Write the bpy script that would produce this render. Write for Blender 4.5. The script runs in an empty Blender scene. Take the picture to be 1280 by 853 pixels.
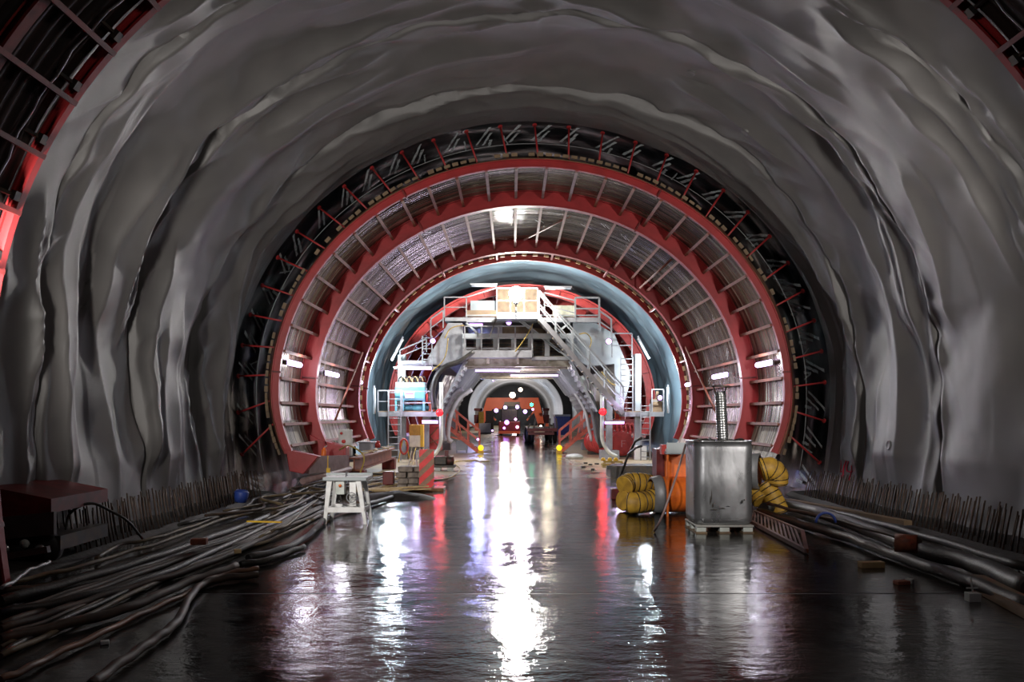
import bpy, math, random
import numpy as np
from mathutils import Vector, Matrix, noise
random.seed(7)
C = bpy.context.scene.collection
F = 1040.0; CX = -0.42; CZ = 1.7; VX = 640.0; VY = 520.0
TAU = 2 * math.pi

def G(px, py, d):
    return Vector((CX + (px - VX) * d / F, d, CZ + (VY - py) * d / F))
def FP(px, py, z=0.0):
    d = (CZ - z) * F / (py - VY)
    return Vector((CX + (px - VX) * d / F, d, z))

# ------------------------------------------------------------------ mesh builder
class MB:
    def __init__(s): s.v = []; s.f = []; s.m = []; s.mi = 0; s.sm = []; s.smooth = False
    def face(s, idx): s.f.append(idx); s.m.append(s.mi); s.sm.append(s.smooth)
    def add(s, vs, fs):
        o = len(s.v); s.v.extend([tuple(v) for v in vs])
        for f in fs: s.face([i + o for i in f])
        return s
    def box(s, c, size, rot=None):
        c = Vector(c); h = Vector(size) / 2
        vs = []
        for x in (-1, 1):
            for y in (-1, 1):
                for z in (-1, 1):
                    p = Vector((x * h.x, y * h.y, z * h.z))
                    if rot is not None: p = rot @ p
                    vs.append(c + p)
        return s.add(vs, [(0,1,3,2),(4,6,7,5),(0,4,5,1),(2,3,7,6),(0,2,6,4),(1,5,7,3)])
    def bb(s, x0, x1, y0, y1, z0, z1):
        return s.box(((x0+x1)/2,(y0+y1)/2,(z0+z1)/2), (abs(x1-x0),abs(y1-y0),abs(z1-z0)))
    def bar(s, a, b, w, h=None, up=(0,0,1)):
        a = Vector(a); b = Vector(b); h = h or w; d = b - a; L = d.length
        if L < 1e-6: return s
        d.normalize(); up = Vector(up)
        if abs(d.dot(up)) > .98: up = Vector((1,0,0)) if abs(d.x) < .9 else Vector((0,1,0))
        x = d.cross(up).normalized(); z = x.cross(d).normalized()
        R = Matrix((x, d, z)).transposed()
        return s.box((a+b)/2, (w, L, h), R)
    def tube(s, pts, r, n=8, cap=True, smooth=True):
        pts = [Vector(p) for p in pts]; N = len(pts); o = len(s.v); pn = None
        ss = s.smooth
        for i, p in enumerate(pts):
            t = (pts[min(i+1, N-1)] - pts[max(i-1, 0)])
            t = t.normalized() if t.length > 1e-9 else Vector((0,0,1))
            if pn is None:
                a = Vector((0,0,1)) if abs(t.z) < .9 else Vector((1,0,0))
                pn = t.cross(a).normalized()
            else:
                pn = pn - t * pn.dot(t)
                pn = pn.normalized() if pn.length > 1e-6 else t.orthogonal().normalized()
            q = t.cross(pn); rr = r(i/(N-1)) if callable(r) else r
            for k in range(n):
                a = TAU * k / n
                s.v.append(tuple(p + (pn * math.cos(a) + q * math.sin(a)) * rr))
        s.smooth = smooth
        for i in range(N-1):
            for k in range(n):
                k2 = (k+1) % n
                s.face([o+i*n+k, o+i*n+k2, o+(i+1)*n+k2, o+(i+1)*n+k])
        s.smooth = False
        if cap:
            s.face([o+k for k in range(n)][::-1]); s.face([o+(N-1)*n+k for k in range(n)])
        s.smooth = ss
        return s
    def rod(s, a, b, r, n=8): return s.tube([a, b], r, n)
    def lathe(s, prof, c, axis=(0,0,1), n=24, smooth=True):
        """prof: list of (r, h) along axis from c"""
        c = Vector(c); ax = Vector(axis).normalized(); u = ax.orthogonal().normalized(); w = ax.cross(u); o = len(s.v)
        for r, h in prof:
            for k in range(n):
                a = TAU*k/n
                s.v.append(tuple(c + ax*h + (u*math.cos(a)+w*math.sin(a))*r))
        s.smooth = smooth
        for i in range(len(prof)-1):
            for k in range(n):
                k2 = (k+1) % n
                s.face([o+i*n+k, o+i*n+k2, o+(i+1)*n+k2, o+(i+1)*n+k])
        s.smooth = False
        return s
    def prism(s, poly, ext):
        """poly: list of 3D points, ext vector"""
        ext = Vector(ext); n = len(poly); P = [Vector(p) for p in poly]
        vs = P + [p + ext for p in P]
        fs = [tuple(range(n))[::-1], tuple(range(n, 2*n))] + [(i, (i+1) % n, (i+1) % n + n, i+n) for i in range(n)]
        return s.add(vs, fs)
    def build(s, name, mats, parent=None, origin=None, bevel=0, merge=False):
        if not s.v: raise ValueError('empty mesh ' + name)
        A = np.array(s.v)
        if origin is None:
            if parent is not None: origin = Vector((0,0,0))
            else: origin = Vector(((A[:,0].min()+A[:,0].max())/2, (A[:,1].min()+A[:,1].max())/2, A[:,2].min()))
            w = Vector((0,0,0)); p = parent
            while p is not None: w += p.location; p = p.parent
            if parent is not None: origin = w + Vector((0,0,0))
        off = Vector(origin)
        me = bpy.data.meshes.new(name)
        me.from_pydata([(a[0]-off.x, a[1]-off.y, a[2]-off.z) for a in s.v], [], s.f)
        me.polygons.foreach_set('material_index', s.m)
        me.polygons.foreach_set('use_smooth', s.sm)
        if not isinstance(mats, (list, tuple)): mats = [mats]
        for m in mats: me.materials.append(m)
        me.update()
        o = bpy.data.objects.new(name, me); C.objects.link(o)
        if parent is None: o.location = off
        else:
            o.parent = parent
        if bevel:
            b = o.modifiers.new('bevel', 'BEVEL'); b.width = bevel; b.segments = 2; b.limit_method = 'ANGLE'
        return o

def tag(o, label=None, cat=None, group=None, kind=None):
    if label: o['label'] = label
    if cat: o['category'] = cat
    if group: o['group'] = group
    if kind: o['kind'] = kind
    return o
def thing(name, loc, label, cat, group=None):
    o = bpy.data.objects.new(name, None); C.objects.link(o); o.location = loc; o.empty_display_size = .2
    return tag(o, label, cat, group)
def dup(o, parent=None):
    kids = list(o.children); c = o.copy(); C.objects.link(c); c.parent = parent
    for k in kids: dup(k, c)
    return c
def spline(pts, k=6):
    P = [Vector(p) for p in pts]; P = [P[0]*2-P[1]] + P + [P[-1]*2-P[-2]]; out = []
    for i in range(1, len(P)-2):
        a, b, c, d = P[i-1], P[i], P[i+1], P[i+2]
        for j in range(k):
            t = j/k
            out.append(.5*((2*b)+(c-a)*t+(2*a-5*b+4*c-d)*t*t+(3*b-a-3*c+d)*t**3))
    out.append(P[-2].copy()); return out

# ------------------------------------------------------------------ materials
MATS = {}
def M(name, col, rough=.5, metal=0.0, col2=None, scale=5.0, thr=(.4,.65), bump=0.0, bscale=30.0, spec=.5, stretch=(1,1,1), coat=0.0, rvar=0.0, detail=5):
    m = bpy.data.materials.new(name); m.use_nodes = True; nt = m.node_tree; L = nt.links; N = nt.nodes
    b = N['Principled BSDF']; b.inputs['Roughness'].default_value = rough; b.inputs['Metallic'].default_value = metal
    b.inputs['Specular IOR Level'].default_value = spec; b.inputs['Coat Weight'].default_value = coat
    b.inputs['Base Color'].default_value = (*col, 1)
    tc = N.new('ShaderNodeTexCoord'); mp = N.new('ShaderNodeMapping'); mp.inputs['Scale'].default_value = stretch
    L.new(tc.outputs['Object'], mp.inputs['Vector'])
    if col2 is None: col2 = tuple(c*.7 for c in col)
    nz = N.new('ShaderNodeTexNoise'); nz.inputs['Scale'].default_value = scale; nz.inputs['Detail'].default_value = detail
    L.new(mp.outputs['Vector'], nz.inputs['Vector'])
    cr = N.new('ShaderNodeValToRGB'); cr.color_ramp.elements[0].position = thr[0]; cr.color_ramp.elements[1].position = thr[1]
    cr.color_ramp.elements[0].color = (*col, 1); cr.color_ramp.elements[1].color = (*col2, 1)
    L.new(nz.outputs['Fac'], cr.inputs['Fac']); L.new(cr.outputs['Color'], b.inputs['Base Color'])
    if rvar:
        mr = N.new('ShaderNodeMapRange'); mr.inputs['From Min'].default_value = .3; mr.inputs['From Max'].default_value = .7
        mr.inputs['To Min'].default_value = max(.03, rough-rvar); mr.inputs['To Max'].default_value = rough+rvar
        L.new(nz.outputs['Fac'], mr.inputs['Value']); L.new(mr.outputs['Result'], b.inputs['Roughness'])
    if bump:
        n2 = N.new('ShaderNodeTexNoise'); n2.inputs['Scale'].default_value = bscale; n2.inputs['Detail'].default_value = 4
        L.new(mp.outputs['Vector'], n2.inputs['Vector'])
        bp = N.new('ShaderNodeBump'); bp.inputs['Strength'].default_value = bump; bp.inputs['Distance'].default_value = .02
        L.new(n2.outputs['Fac'], bp.inputs['Height']); L.new(bp.outputs['Normal'], b.inputs['Normal'])
    MATS[name] = m; return m
def E(name, col, strength):
    m = bpy.data.materials.new(name); m.use_nodes = True; nt = m.node_tree
    b = nt.nodes['Principled BSDF']; b.inputs['Base Color'].default_value = (*col, 1)
    b.inputs['Emission Color'].default_value = (*col, 1); b.inputs['Emission Strength'].default_value = strength
    return m

fleece = M('grey geotextile fleece', (.115,.110,.107), .40, 0, (.085,.083,.082), 1.2, (.35,.7), .25, 220, .75)
fleece_blue_lit = M('blue-lit pale fleece', (.36,.50,.58), .5, 0, (.25,.37,.45), 1.0, (.35,.7), .2, 60, .4)  # blue cast of the cool lamps put into the fleece colour
black_foil = M('black plastic membrane', (.006,.007,.008), .30, 0, (.012,.013,.015), 1.5, (.35,.7), .6, 3.0, .22)
foil_mark = M('white foil print', (.62,.68,.70), .6, 0, (.12,.14,.14), 22, (.52,.70))
red = M('red painted steel', (.38,.030,.032), .40, 0, (.27,.022,.024), 3, (.4,.75), .12, 18)
red_bright = M('bright red steel', (.62,.07,.06), .45, 0, (.42,.04,.04), 4, (.4,.75), .1, 18)
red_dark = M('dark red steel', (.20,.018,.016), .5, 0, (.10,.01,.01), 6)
primer = M('orange primer bar', (.25,.075,.035), .6, 0, (.14,.03,.02), 4, (.4,.7))
steel = M('galvanised steel', (.30,.31,.32), .5, .3, (.21,.21,.22), 4, (.35,.7), .1, 20)
steel_pale = M('pale steel plate', (.36,.39,.40), .5, .2, (.27,.30,.31), 2, (.35,.75), .1, 10)
steel_warm = M('dusty beige steel', (.42,.38,.30), .55, .1, (.26,.22,.16), 5)
steel_dark = M('dark steel', (.05,.05,.05), .45, .6, (.09,.07,.05), 8)
iron = M('rusty rebar steel', (.05,.04,.033), .55, .5, (.10,.055,.035), 12)
rubber = M('dark rubber hose', (.014,.013,.012), .50, 0, (.035,.03,.022), 5, bump=.3, bscale=40)
hose_tan = M('muddy tan hose', (.19,.14,.07), .6, 0, (.06,.04,.025), 4, (.35,.65))
hose_brown = M('muddy brown hose', (.075,.042,.024), .6, 0, (.03,.02,.014), 4)
hose_yellow = M('yellow cable', (.42,.30,.05), .5, 0, (.2,.14,.04), 5)
white_paint = M('white painted steel', (.86,.86,.85), .4, 0, (.62,.61,.58), 6, (.45,.8))
white_plastic = M('white plastic pipe', (.62,.66,.62), .45, 0, (.45,.48,.44), 4)
sheetmetal = M('scuffed aluminium sheet', (.62,.63,.65), .34, .9, (.48,.49,.51), 5, (.35,.75), .25, 7, rvar=.12, stretch=(1,1,.35))
duct_metal = M('spiral duct metal', (.66,.67,.68), .28, .95, (.5,.51,.52), 5)
orange = M('orange painted steel', (.80,.17,.02), .4, 0, (.50,.09,.02), 6, (.45,.8))
orange_far = M('orange red crane paint', (.72,.13,.045), .5, 0, (.55,.09,.035), .6, (.4,.7))
yellow_duct = M('yellow duct fabric', (.62,.36,.045), .55, 0, (.36,.20,.035), 7, (.4,.7))
blue_paint = M('turquoise machine paint', (.11,.33,.39), .45, 0, (.08,.25,.31), 5)
blue_dark = M('blue plastic', (.03,.07,.35), .5)
wood = M('weathered wood', (.24,.16,.09), .65, 0, (.13,.085,.05), 4, (.35,.7), .3, 25, stretch=(1,.3,1))
wood_new = M('pale raw timber', (.58,.43,.22), .65, 0, (.40,.27,.12), 6, (.35,.7), .2, 25)
wood_wet = M('wet brown timber', (.24,.11,.04), .3, 0, (.12,.05,.02), 6)
brick = M('fired brick', (.38,.13,.07), .6, 0, (.22,.08,.05), 14)
concrete = M('wet concrete', (.030,.027,.024), .6, 0, (.014,.013,.012), 3, bump=.5, bscale=12)
block_mat = M('muddy block', (.27,.22,.18), .6, 0, (.13,.10,.085), 7, bump=.5, bscale=18)
ringcon = M('pale lining concrete', (.45,.47,.48), .55, 0, (.32,.33,.34), 2)
yellow = M('yellow paint', (.85,.55,.03), .45, 0, (.7,.4,.03), 6)
signal_red = M('signal red board', (.85,.03,.03), .4)
board_tan = M('tan board', (.36,.20,.12), .55, 0, (.26,.14,.09), 10)
tyre = M('tyre rubber', (.012,.012,.012), .6)
mud_red = M('dim dark red paint', (.15,.010,.009), .45, 0, (.07,.006,.005), 5)
bracket = M('greyish pink primer', (.30,.20,.19), .5, 0, (.22,.14,.13), 5)
graffiti = M('red spray paint', (.55,.02,.06), .6)

E_flood = E('floodlight glass', (1,.96,.91), 620)
E_tube = E('fluorescent tube', (.72,.52,1.0), 7)
E_violet = E('violet fluorescent tube', (.60,.32,1.0), 4.5)
E_red = E('red signal lens', (1,.0012,.002), 40)
E_green = E('green signal lens', (.02,1,.45), 14)
E_warm = E('far warm lamp', (1,.80,.62), 9)
E_dim = M('unlit tube diffuser', (.8,.84,.86), .4)

# ------------------------------------------------------------------ tunnel profile
def prof(a, bt, bl, t, zc=2.2):
    c = math.cos(t)
    return (a*math.sin(t), zc + (bt if c > 0 else bl)*c)
WALL = (6.5, 5.94, 8.0); FORM = (5.6, 5.02, 4.1)
def pn(t, P): # inward normal
    c = math.cos(t); b = P[1] if c > 0 else P[2]
    nx = -math.sin(t)/P[0]; nz = -c/b; l = math.hypot(nx, nz); return nx/l, nz/l
def rdg(x, y, z): return 1 - abs(noise.noise((x, y, z)))*2.2

def sm(x): x = max(0, min(1, x)); return x*x*(3-2*x)
def fold(t, y, seed=0):
    s = t*6.3; N = noise.noise
    w = .24*N((s*.22, y*.08, 3.1+seed)) + .05*N((s*.9, y*.3, 7.7+seed))
    yw = y + w
    per = 2.85; p = ((yw-10.15)/per) % 1.0; k = math.floor((yw-10.15)/per)
    dd = (p if p < .5 else p-1)*per          # signed metres from the seam
    bul = math.sin(math.pi*p)**.6*.12
    lip = .075*sm((dd+.02)/.04)*math.exp(-max(0, dd)/.35) if dd > -.02 else 0
    crease = -.07*math.exp(-(dd/.022)**2)
    big = .24*N((s*.12+5, (yw+.06*s)*.7, 1.3+seed)) + .15*N((s*.22-4, (yw-.10*s)*1.0, 8.3+seed))
    rid = 0
    for q, (off, sl, wd, am, fr) in enumerate(((.42, .30, .14, .17, .26), (-.45, -.26, .15, .17, .30), (1.15, -.20, .22, .12, .24), (-.95, .30, .18, .12, .33), (.12, .42, .09, .10, .45), (-.16, -.4, .09, .10, .5), (.75, .2, .12, .10, .36))):
        c = off + (.26)*N((s*.28, k*4.7+q*2.3, 5+seed)) + sl*.5*math.sin(s*.9+q*2.1+k*1.7)
        A = am*sm((N((s*fr, k*3.1+q*5.7, 15+seed))+.12)*3.2)
        u = (dd-c)/(wd*(.7+.6*A/am+.2))
        e1 = abs(u); rid += A*math.exp(-(e1**1.05)*1.15)
    wrk = .04*(N((s*.75, (y+(1 if t > 0 else -1)*.5*s)*1.3, 4.4+seed)) + N((s*.9, (y-(1 if t > 0 else -1)*.8*s)*1.2, 2.2+seed)))
    pk = .05*math.exp(-(dd/.35)**2)*N((s*1.6, y*1.2, 33+seed))
    ad = abs(dd); pk += .085*math.exp(-ad/.42)*sm(ad/.10)*(1-abs(N(((s+(1.1 if t > 0 else -1.1)*ad*(1 if dd > 0 else -1))*.85, k*5.1+(7 if dd > 0 else 0), 41+seed)))*3.0)
    fine = .006*N((s*3.2, y*3.6, 21+seed))
    crown = .60+.40*min(1, abs(s)/4.5)
    return (bul+(big+rid)*crown+wrk)*1.15+lip+crease+pk+fine

def vault(name, y0, y1, dy, t0, t1, nt, mat, amp=1.0, seed=0, P=WALL, label=None, edge=None, allowdisp=True):
    ny = int(round((y1-y0)/dy))+1
    ys = [y0+(y1-y0)*i/(ny-1) for i in range(ny)]; ts = [t0+(t1-t0)*j/nt for j in range(nt+1)]
    def pt(t, y):
        x, z = prof(*P, t); nx, nz = pn(t, P)
        a = amp
        if edge is not None: a *= .30+.70*min(1, max(0, (edge-y)/1.1))
        zf = min(1, max(0, (z-.1)/.9)); a *= .35+.65*zf
        d = fold(t, y, seed)*a if amp else 0
        return (x+nx*d, y, z+nz*d)
    V = [pt(t, y) for y in ys for t in ts]
    n = nt+1; fs = [(i*n+j, i*n+j+1, (i+1)*n+j+1, (i+1)*n+j) for i in range(ny-1) for j in range(nt)]
    mb = MB(); mb.smooth = True; mb.add(V, fs)
    o = mb.build(name, mat, origin=(0,0,0)); tag(o, label=label, kind='structure')
    # normals from the continuous surface, so neighbouring panels meet without a shading seam
    A = np.array(V).reshape(ny, n, 3)
    e = .02
    L0 = np.array([pt(t0-e, y) for y in ys]); L1 = np.array([pt(t1+e, y) for y in ys])
    du = np.zeros_like(A); du[:,1:-1] = A[:,2:]-A[:,:-2]; du[:,0] = A[:,1]-L0; du[:,-1] = L1-A[:,-2]
    dv = np.gradient(A, axis=0)
    Nn = np.cross(dv, du); Nn /= np.linalg.norm(Nn, axis=2, keepdims=True)
    mid = A[ny//2, n//2]; c = np.array([0, mid[1], 2.2])
    if np.dot(Nn[ny//2, n//2], c-mid) < 0: Nn = -Nn
    fn = o.data.polygons[len(fs)//2].normal
    pm = o.data.polygons[len(fs)//2].center
    if fn.dot(Vector((0, pm.y, 2.2))-pm) < 0: o.data.flip_normals()
    o.data.normals_split_custom_set_from_vertices(Nn.reshape(-1, 3).tolist())
    return o

T0 = 1.83; TS = .75   # base angle (wall foot), wall / ceiling split
vault('wall_left', 5.2, 18.0, .038, -T0-.02, -TS, 130, fleece, edge=18.0, label='grey fleece tunnel wall on the left with upright seams and folds')
vault('ceiling', 5.2, 18.0, .038, -TS, TS, 150, fleece, edge=18.0, label='grey creased fleece lining over the tunnel crown')
vault('wall_right', 5.2, 18.0, .038, TS, T0+.02, 130, fleece, edge=18.0, label='grey fleece tunnel wall on the right with wrinkled seams')
# unseen remainder behind the viewer
vault('wall_rear', -6, 5.2, .4, -T0-.02, T0+.02, 60, fleece, amp=0, label='plain fleece lining behind the near formwork')
# ------------------------------------------------------------------ black foil section with prints
def strip_mark(mb, t0, y0, t1, y1, w, P, lift=.03, jit=.03, n=7):
    pts = []
    for i in range(n):
        f = i/(n-1); t = t0+(t1-t0)*f; y = y0+(y1-y0)*f
        x, z = prof(*P, t); nx, nz = pn(t, P)
        pts.append((Vector((x+nx*lift, y, z+nz*lift)), t))
    vs = []
    for i, (p, t) in enumerate(pts):
        ww = w*(.65+.7*random.random())/2; j = (random.random()-.5)*jit
        vs += [p+Vector((0, j-ww, 0)), p+Vector((0, j+ww, 0))]
        # width runs mostly across the stroke
        tx = Vector((math.cos(t), 0, -math.sin(t)))
        k = len(vs)-2
        vs[k] = p + tx*(j*.5-ww); vs[k+1] = p + tx*(j*.5+ww)
    mb.add(vs, [(2*i, 2*i+1, 2*i+3, 2*i+2) for i in range(n-1)])

def foil(y0, y1, marks):
    ny, nt = int((y1-y0)/.14), 150; mb = MB(); mb.smooth = True
    V = []
    for i in range(ny+1):
        y = y0+(y1-y0)*i/ny
        for j in range(nt+1):
            t = -T0-.02+(2*T0+.04)*j/nt; x, z = prof(*WALL, t); nx, nz = pn(t, WALL)
            d = -.05+.06*noise.noise((t*6, y*1.4, 2))+.05*rdg(t*9, y*2.0, 5)*.5
            V.append((x+nx*d, y, z+nz*d))
    n = nt+1
    mb.add(V, [(i*n+j, i*n+j+1, (i+1)*n+j+1, (i+1)*n+j) for i in range(ny) for j in range(nt)])
    mb.smooth = False; mb.mi = 1
    if marks:
        k = 0
        for j in range(-17, 18):
            t = math.radians(j*6.3+random.uniform(-1, 1)); dt = math.radians(3.1+random.uniform(-.6, .6))
            for q, (o_, l_) in enumerate(((0, 1), (.022, .6), (.045, .12))):
                if q == 2 and random.random() < .5: continue
                strip_mark(mb, t+o_+.01, 19.35+.5*(1-l_)*.5, t+o_+dt*l_+.01, 19.35-1.05*l_-.2*(1-l_)*.5, .062, WALL)
            if random.random() < .5: u = t+random.uniform(-.05,.06); strip_mark(mb, u, 19.6, u+random.uniform(-.03,.03), 19.2-.4*random.random(), .035, WALL)
    return mb.build('wall_foil' if marks else 'wall_foil_far', [black_foil, foil_mark], origin=(0,0,0))
o = foil(17.97, 31.2, True); tag(o, 'black plastic membrane printed with slanted white lettering', kind='structure')

# ------------------------------------------------------------------ blue-lit pale fleece round the second formwork
vault('wall_lining', 31.2, 47, .12, -T0-.02, T0+.02, 220, fleece_blue_lit, amp=.75, seed=30, label='blue-lit pale fleece lining with the blue cast in its colour')
# far tunnel
o = foil(47, 98, False); tag(o, 'dark membrane tunnel wall beyond the gantry', kind='structure')
def ring(name, P, Q, y0, y1, mat, parent=None, n=72, tt=None, label=None, origin=None):
    """closed sweep between outer profile P and inner profile Q, y0..y1; tt=(t0,t1)"""
    t0, t1 = tt or (-T0, T0); mb = MB(); vs = []
    for i in range(n+1):
        t = t0+(t1-t0)*i/n
        (xo, zo), (xi, zi) = prof(*P, t), prof(*Q, t)
        vs += [(xo, y0, zo), (xo, y1, zo), (xi, y1, zi), (xi, y0, zi)]
    mb.smooth = False
    fs = []
    for i in range(n):
        for a in range(4):
            b = (a+1) % 4; fs.append((i*4+a, i*4+b, (i+1)*4+b, (i+1)*4+a))
    fs += [(0,1,2,3), (n*4+3, n*4+2, n*4+1, n*4)]
    mb.add(vs, fs)
    return mb
def shr(P, d): return (P[0]-d, P[1]-d, P[2]-d)
for i, (y0, y1, d, m) in enumerate(((57, 57.8, .22, concrete), (64, 64.8, .22, ringcon))):
    o = ring('x', WALL, shr(WALL, d), y0, y1, m).build('wall_rib', m, origin=(0,0,0)); tag(o, 'pale concrete arch rib in the dark tunnel section', kind='structure')
o = ring('x', WALL, shr(WALL, .95), 98, 150, ringcon).build('wall_far_lining', M('finished pale lining', (.50,.53,.56), .35, 0, (.36,.38,.42), .8), origin=(0,0,0))
tag(o, 'finished pale concrete lining at the far end', kind='structure')
o = ring('x', shr(WALL,-.1), shr(WALL, .9), 97.7, 97.95, black_foil).build('wall_dark_ring', black_foil, origin=(0,0,0)); tag(o, 'added black ring darkening the front of the finished lining', kind='structure')  # added ring hides the lining's front face, which would look bright
mb = MB(); mb.bb(-7, 7, 150, 150.3, -.3, 9); o = mb.build('wall_far_end', black_foil, origin=(0,0,0)); tag(o, 'black end wall standing for the unlit tunnel beyond', kind='structure')  # darkness of the tunnel beyond put into the wall colour
mb = MB(); mb.bb(-7, 7, -6.3, -6, -.3, 9); o = mb.build('wall_behind', concrete, origin=(0,0,0)); tag(o, 'concrete wall behind the viewpoint', kind='structure')

# ------------------------------------------------------------------ floor
def floor_material():
    m = bpy.data.materials.new('wet tunnel floor'); m.use_nodes = True; nt = m.node_tree; L = nt.links; N = nt.nodes
    b = N['Principled BSDF']; tc = N.new('ShaderNodeTexCoord')
    def nz(scale, detail=4, stretch=(1,1,1), rough=.55):
        mp = N.new('ShaderNodeMapping'); mp.inputs['Scale'].default_value = stretch; L.new(tc.outputs['Object'], mp.inputs['Vector'])
        n = N.new('ShaderNodeTexNoise'); n.inputs['Scale'].default_value = scale; n.inputs['Detail'].default_value = detail; n.inputs['Roughness'].default_value = rough
        L.new(mp.outputs['Vector'], n.inputs['Vector']); return n.outputs['Fac']
    def mr(v, a, b_, c, d):
        n = N.new('ShaderNodeMapRange'); n.inputs['From Min'].default_value = a; n.inputs['From Max'].default_value = b_; n.inputs['To Min'].default_value = c; n.inputs['To Max'].default_value = d
        L.new(v, n.inputs['Value']); return n.outputs['Result']
    def math_(op, a, b_=None, v=None):
        n = N.new('ShaderNodeMath'); n.operation = op; L.new(a, n.inputs[0])
        if b_ is not None: L.new(b_, n.inputs[1])
        elif v is not None: n.inputs[1].default_value = v
        return n.outputs[0]
    def mix(f, a, b_):
        n = N.new('ShaderNodeMix'); n.data_type = 'RGBA'; L.new(f, n.inputs['Factor'])
        for i, c in ((6, a), (7, b_)):
            if isinstance(c, tuple): n.inputs[i].default_value = (*c, 1)
            else: L.new(c, n.inputs[i])
        return n.outputs[2]
    sep = N.new('ShaderNodeSeparateXYZ'); L.new(tc.outputs['Object'], sep.inputs[0])
    patch = mr(nz(.9, 8, (1,.6,1), .68), .44, .56, 0, 1)            # 0 = puddle, 1 = damp asphalt
    ax = math_('ABSOLUTE', sep.outputs['X']); 
    wob = mr(nz(.5, 3), 0, 1, -1.4, 1.4)
    side = mr(math_('ADD', ax, wob), 1.5, 2.3, 0, 1)
    far = mr(math_('ADD', sep.outputs['Y'], wob), 21.5, 24, 0, 1)
    mud = math_('MULTIPLY', side, far)
    base = mix(patch, (.010,.010,.010), (.034,.031,.028))
    base = mix(mud, base, (.40,.32,.20))
    speck = mr(nz(90, 2), .60, .72, 0, 1); base = mix(math_('MULTIPLY', speck, v=.35), base, (.10,.095,.09))
    # cast joints across the carriageway
    joints = None
    for y, w in ((7.95, .02), (13.6, .014), (22.7, .05), (30.5, .05)):
        d = math_('ABSOLUTE', math_('SUBTRACT', math_('ADD', sep.outputs['Y'], math_('MULTIPLY', wob, v=.012)), v=y)); j = mr(d, w*.5, w, 1, 0)
        joints = j if joints is None else math_('MAXIMUM', joints, j)
    base = mix(joints, base, (.006,.006,.006)); L.new(base, b.inputs['Base Color'])
    rgh = mr(patch, 0, 1, .02, .10); r2 = math_('ADD', rgh, math_('MULTIPLY', mr(nz(7, 5), .35, .65, 0, 1), v=.03)); r3 = math_('ADD', r2, math_('MULTIPLY', mud, v=.33)); r4 = math_('ADD', r3, math_('MULTIPLY', joints, v=.4))
    L.new(r4, b.inputs['Roughness']); b.inputs['Specular IOR Level'].default_value = .46
    # grain + trowel ripples running across the lane
    grain = nz(30, 4, (1,1,1), .65); rip = nz(3.4, 4, (.7,1.2,1), .58)
    amp = mr(patch, 0, 1, .25, 1.0)
    h1 = math_('MULTIPLY', math_('MULTIPLY', grain, amp), v=.0021); h2 = math_('MULTIPLY', rip, v=.009); h3 = math_('MULTIPLY', joints, v=-.012)
    h = math_('ADD', math_('ADD', h1, h2), h3)
    bp = N.new('ShaderNodeBump'); bp.inputs['Strength'].default_value = 1; bp.inputs['Distance'].default_value = 1
    L.new(h, bp.inputs['Height']); L.new(bp.outputs['Normal'], b.inputs['Normal'])
    return m
mb = MB(); mb.bb(-6.7, 6.7, -6, 150, -.3, 0); o = mb.build('floor', floor_material(), origin=(0,0,0)); tag(o, 'wet dark concrete carriageway mirroring the tunnel lamps', kind='structure')
# raised footings with starter bars
for sx, nm in ((-1, 'trim_left'), (1, 'trim_right')):
    mb = MB(); ys = [6+i*.5 for i in range(25)]; vs = []
    for y in ys:
        j = .05*noise.noise((y*1.3, sx, 0))
        vs += [(sx*5.45+j, y, -.02), (sx*5.60+j, y, .06+j*.3), (sx*6.5, y, .12), (sx*6.5, y, -.02)]
    mb.add(vs, [(i*4+a, i*4+(a+1) % 4, (i+1)*4+(a+1) % 4, (i+1)*4+a) for i in range(len(ys)-1) for a in range(4)] + [(0,1,2,3)])
    o = mb.build(nm, concrete, origin=(0,0,0)); tag(o, 'low wet concrete footing along the %s wall' % ('left' if sx < 0 else 'right'), kind='structure')

# ------------------------------------------------------------------ formwork
def isection(P, y, web, fl, mat, parent, name='rib', tt=None, n=72, lowr=None):
    """I shaped arch rib: outer flange on the skin, web, inner flange"""
    mb = MB(); t0, t1 = tt or (-1.93, 1.93)
    def sweep(d0, d1, y0, y1):
        vs = []
        for i in range(n+1):
            t = t0+(t1-t0)*i/n; (xo, zo), (xi, zi) = prof(*shr(P, d0), t), prof(*shr(P, d1), t)
            vs += [(xo, y0, zo), (xo, y1, zo), (xi, y1, zi), (xi, y0, zi)]
        mb.add(vs, [(i*4+a, i*4+(a+1) % 4, (i+1)*4+(a+1) % 4, (i+1)*4+a) for i in range(n) for a in range(4)] + [(0,1,2,3), (n*4+3, n*4+2, n*4+1, n*4)])
    sweep(0, web, y-.012, y+.012); sweep(web, web+.025, y-fl/2, y+fl/2); sweep(.0, .02, y-fl/2, y+fl/2)
    return mb.build(name, mat, parent)

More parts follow.
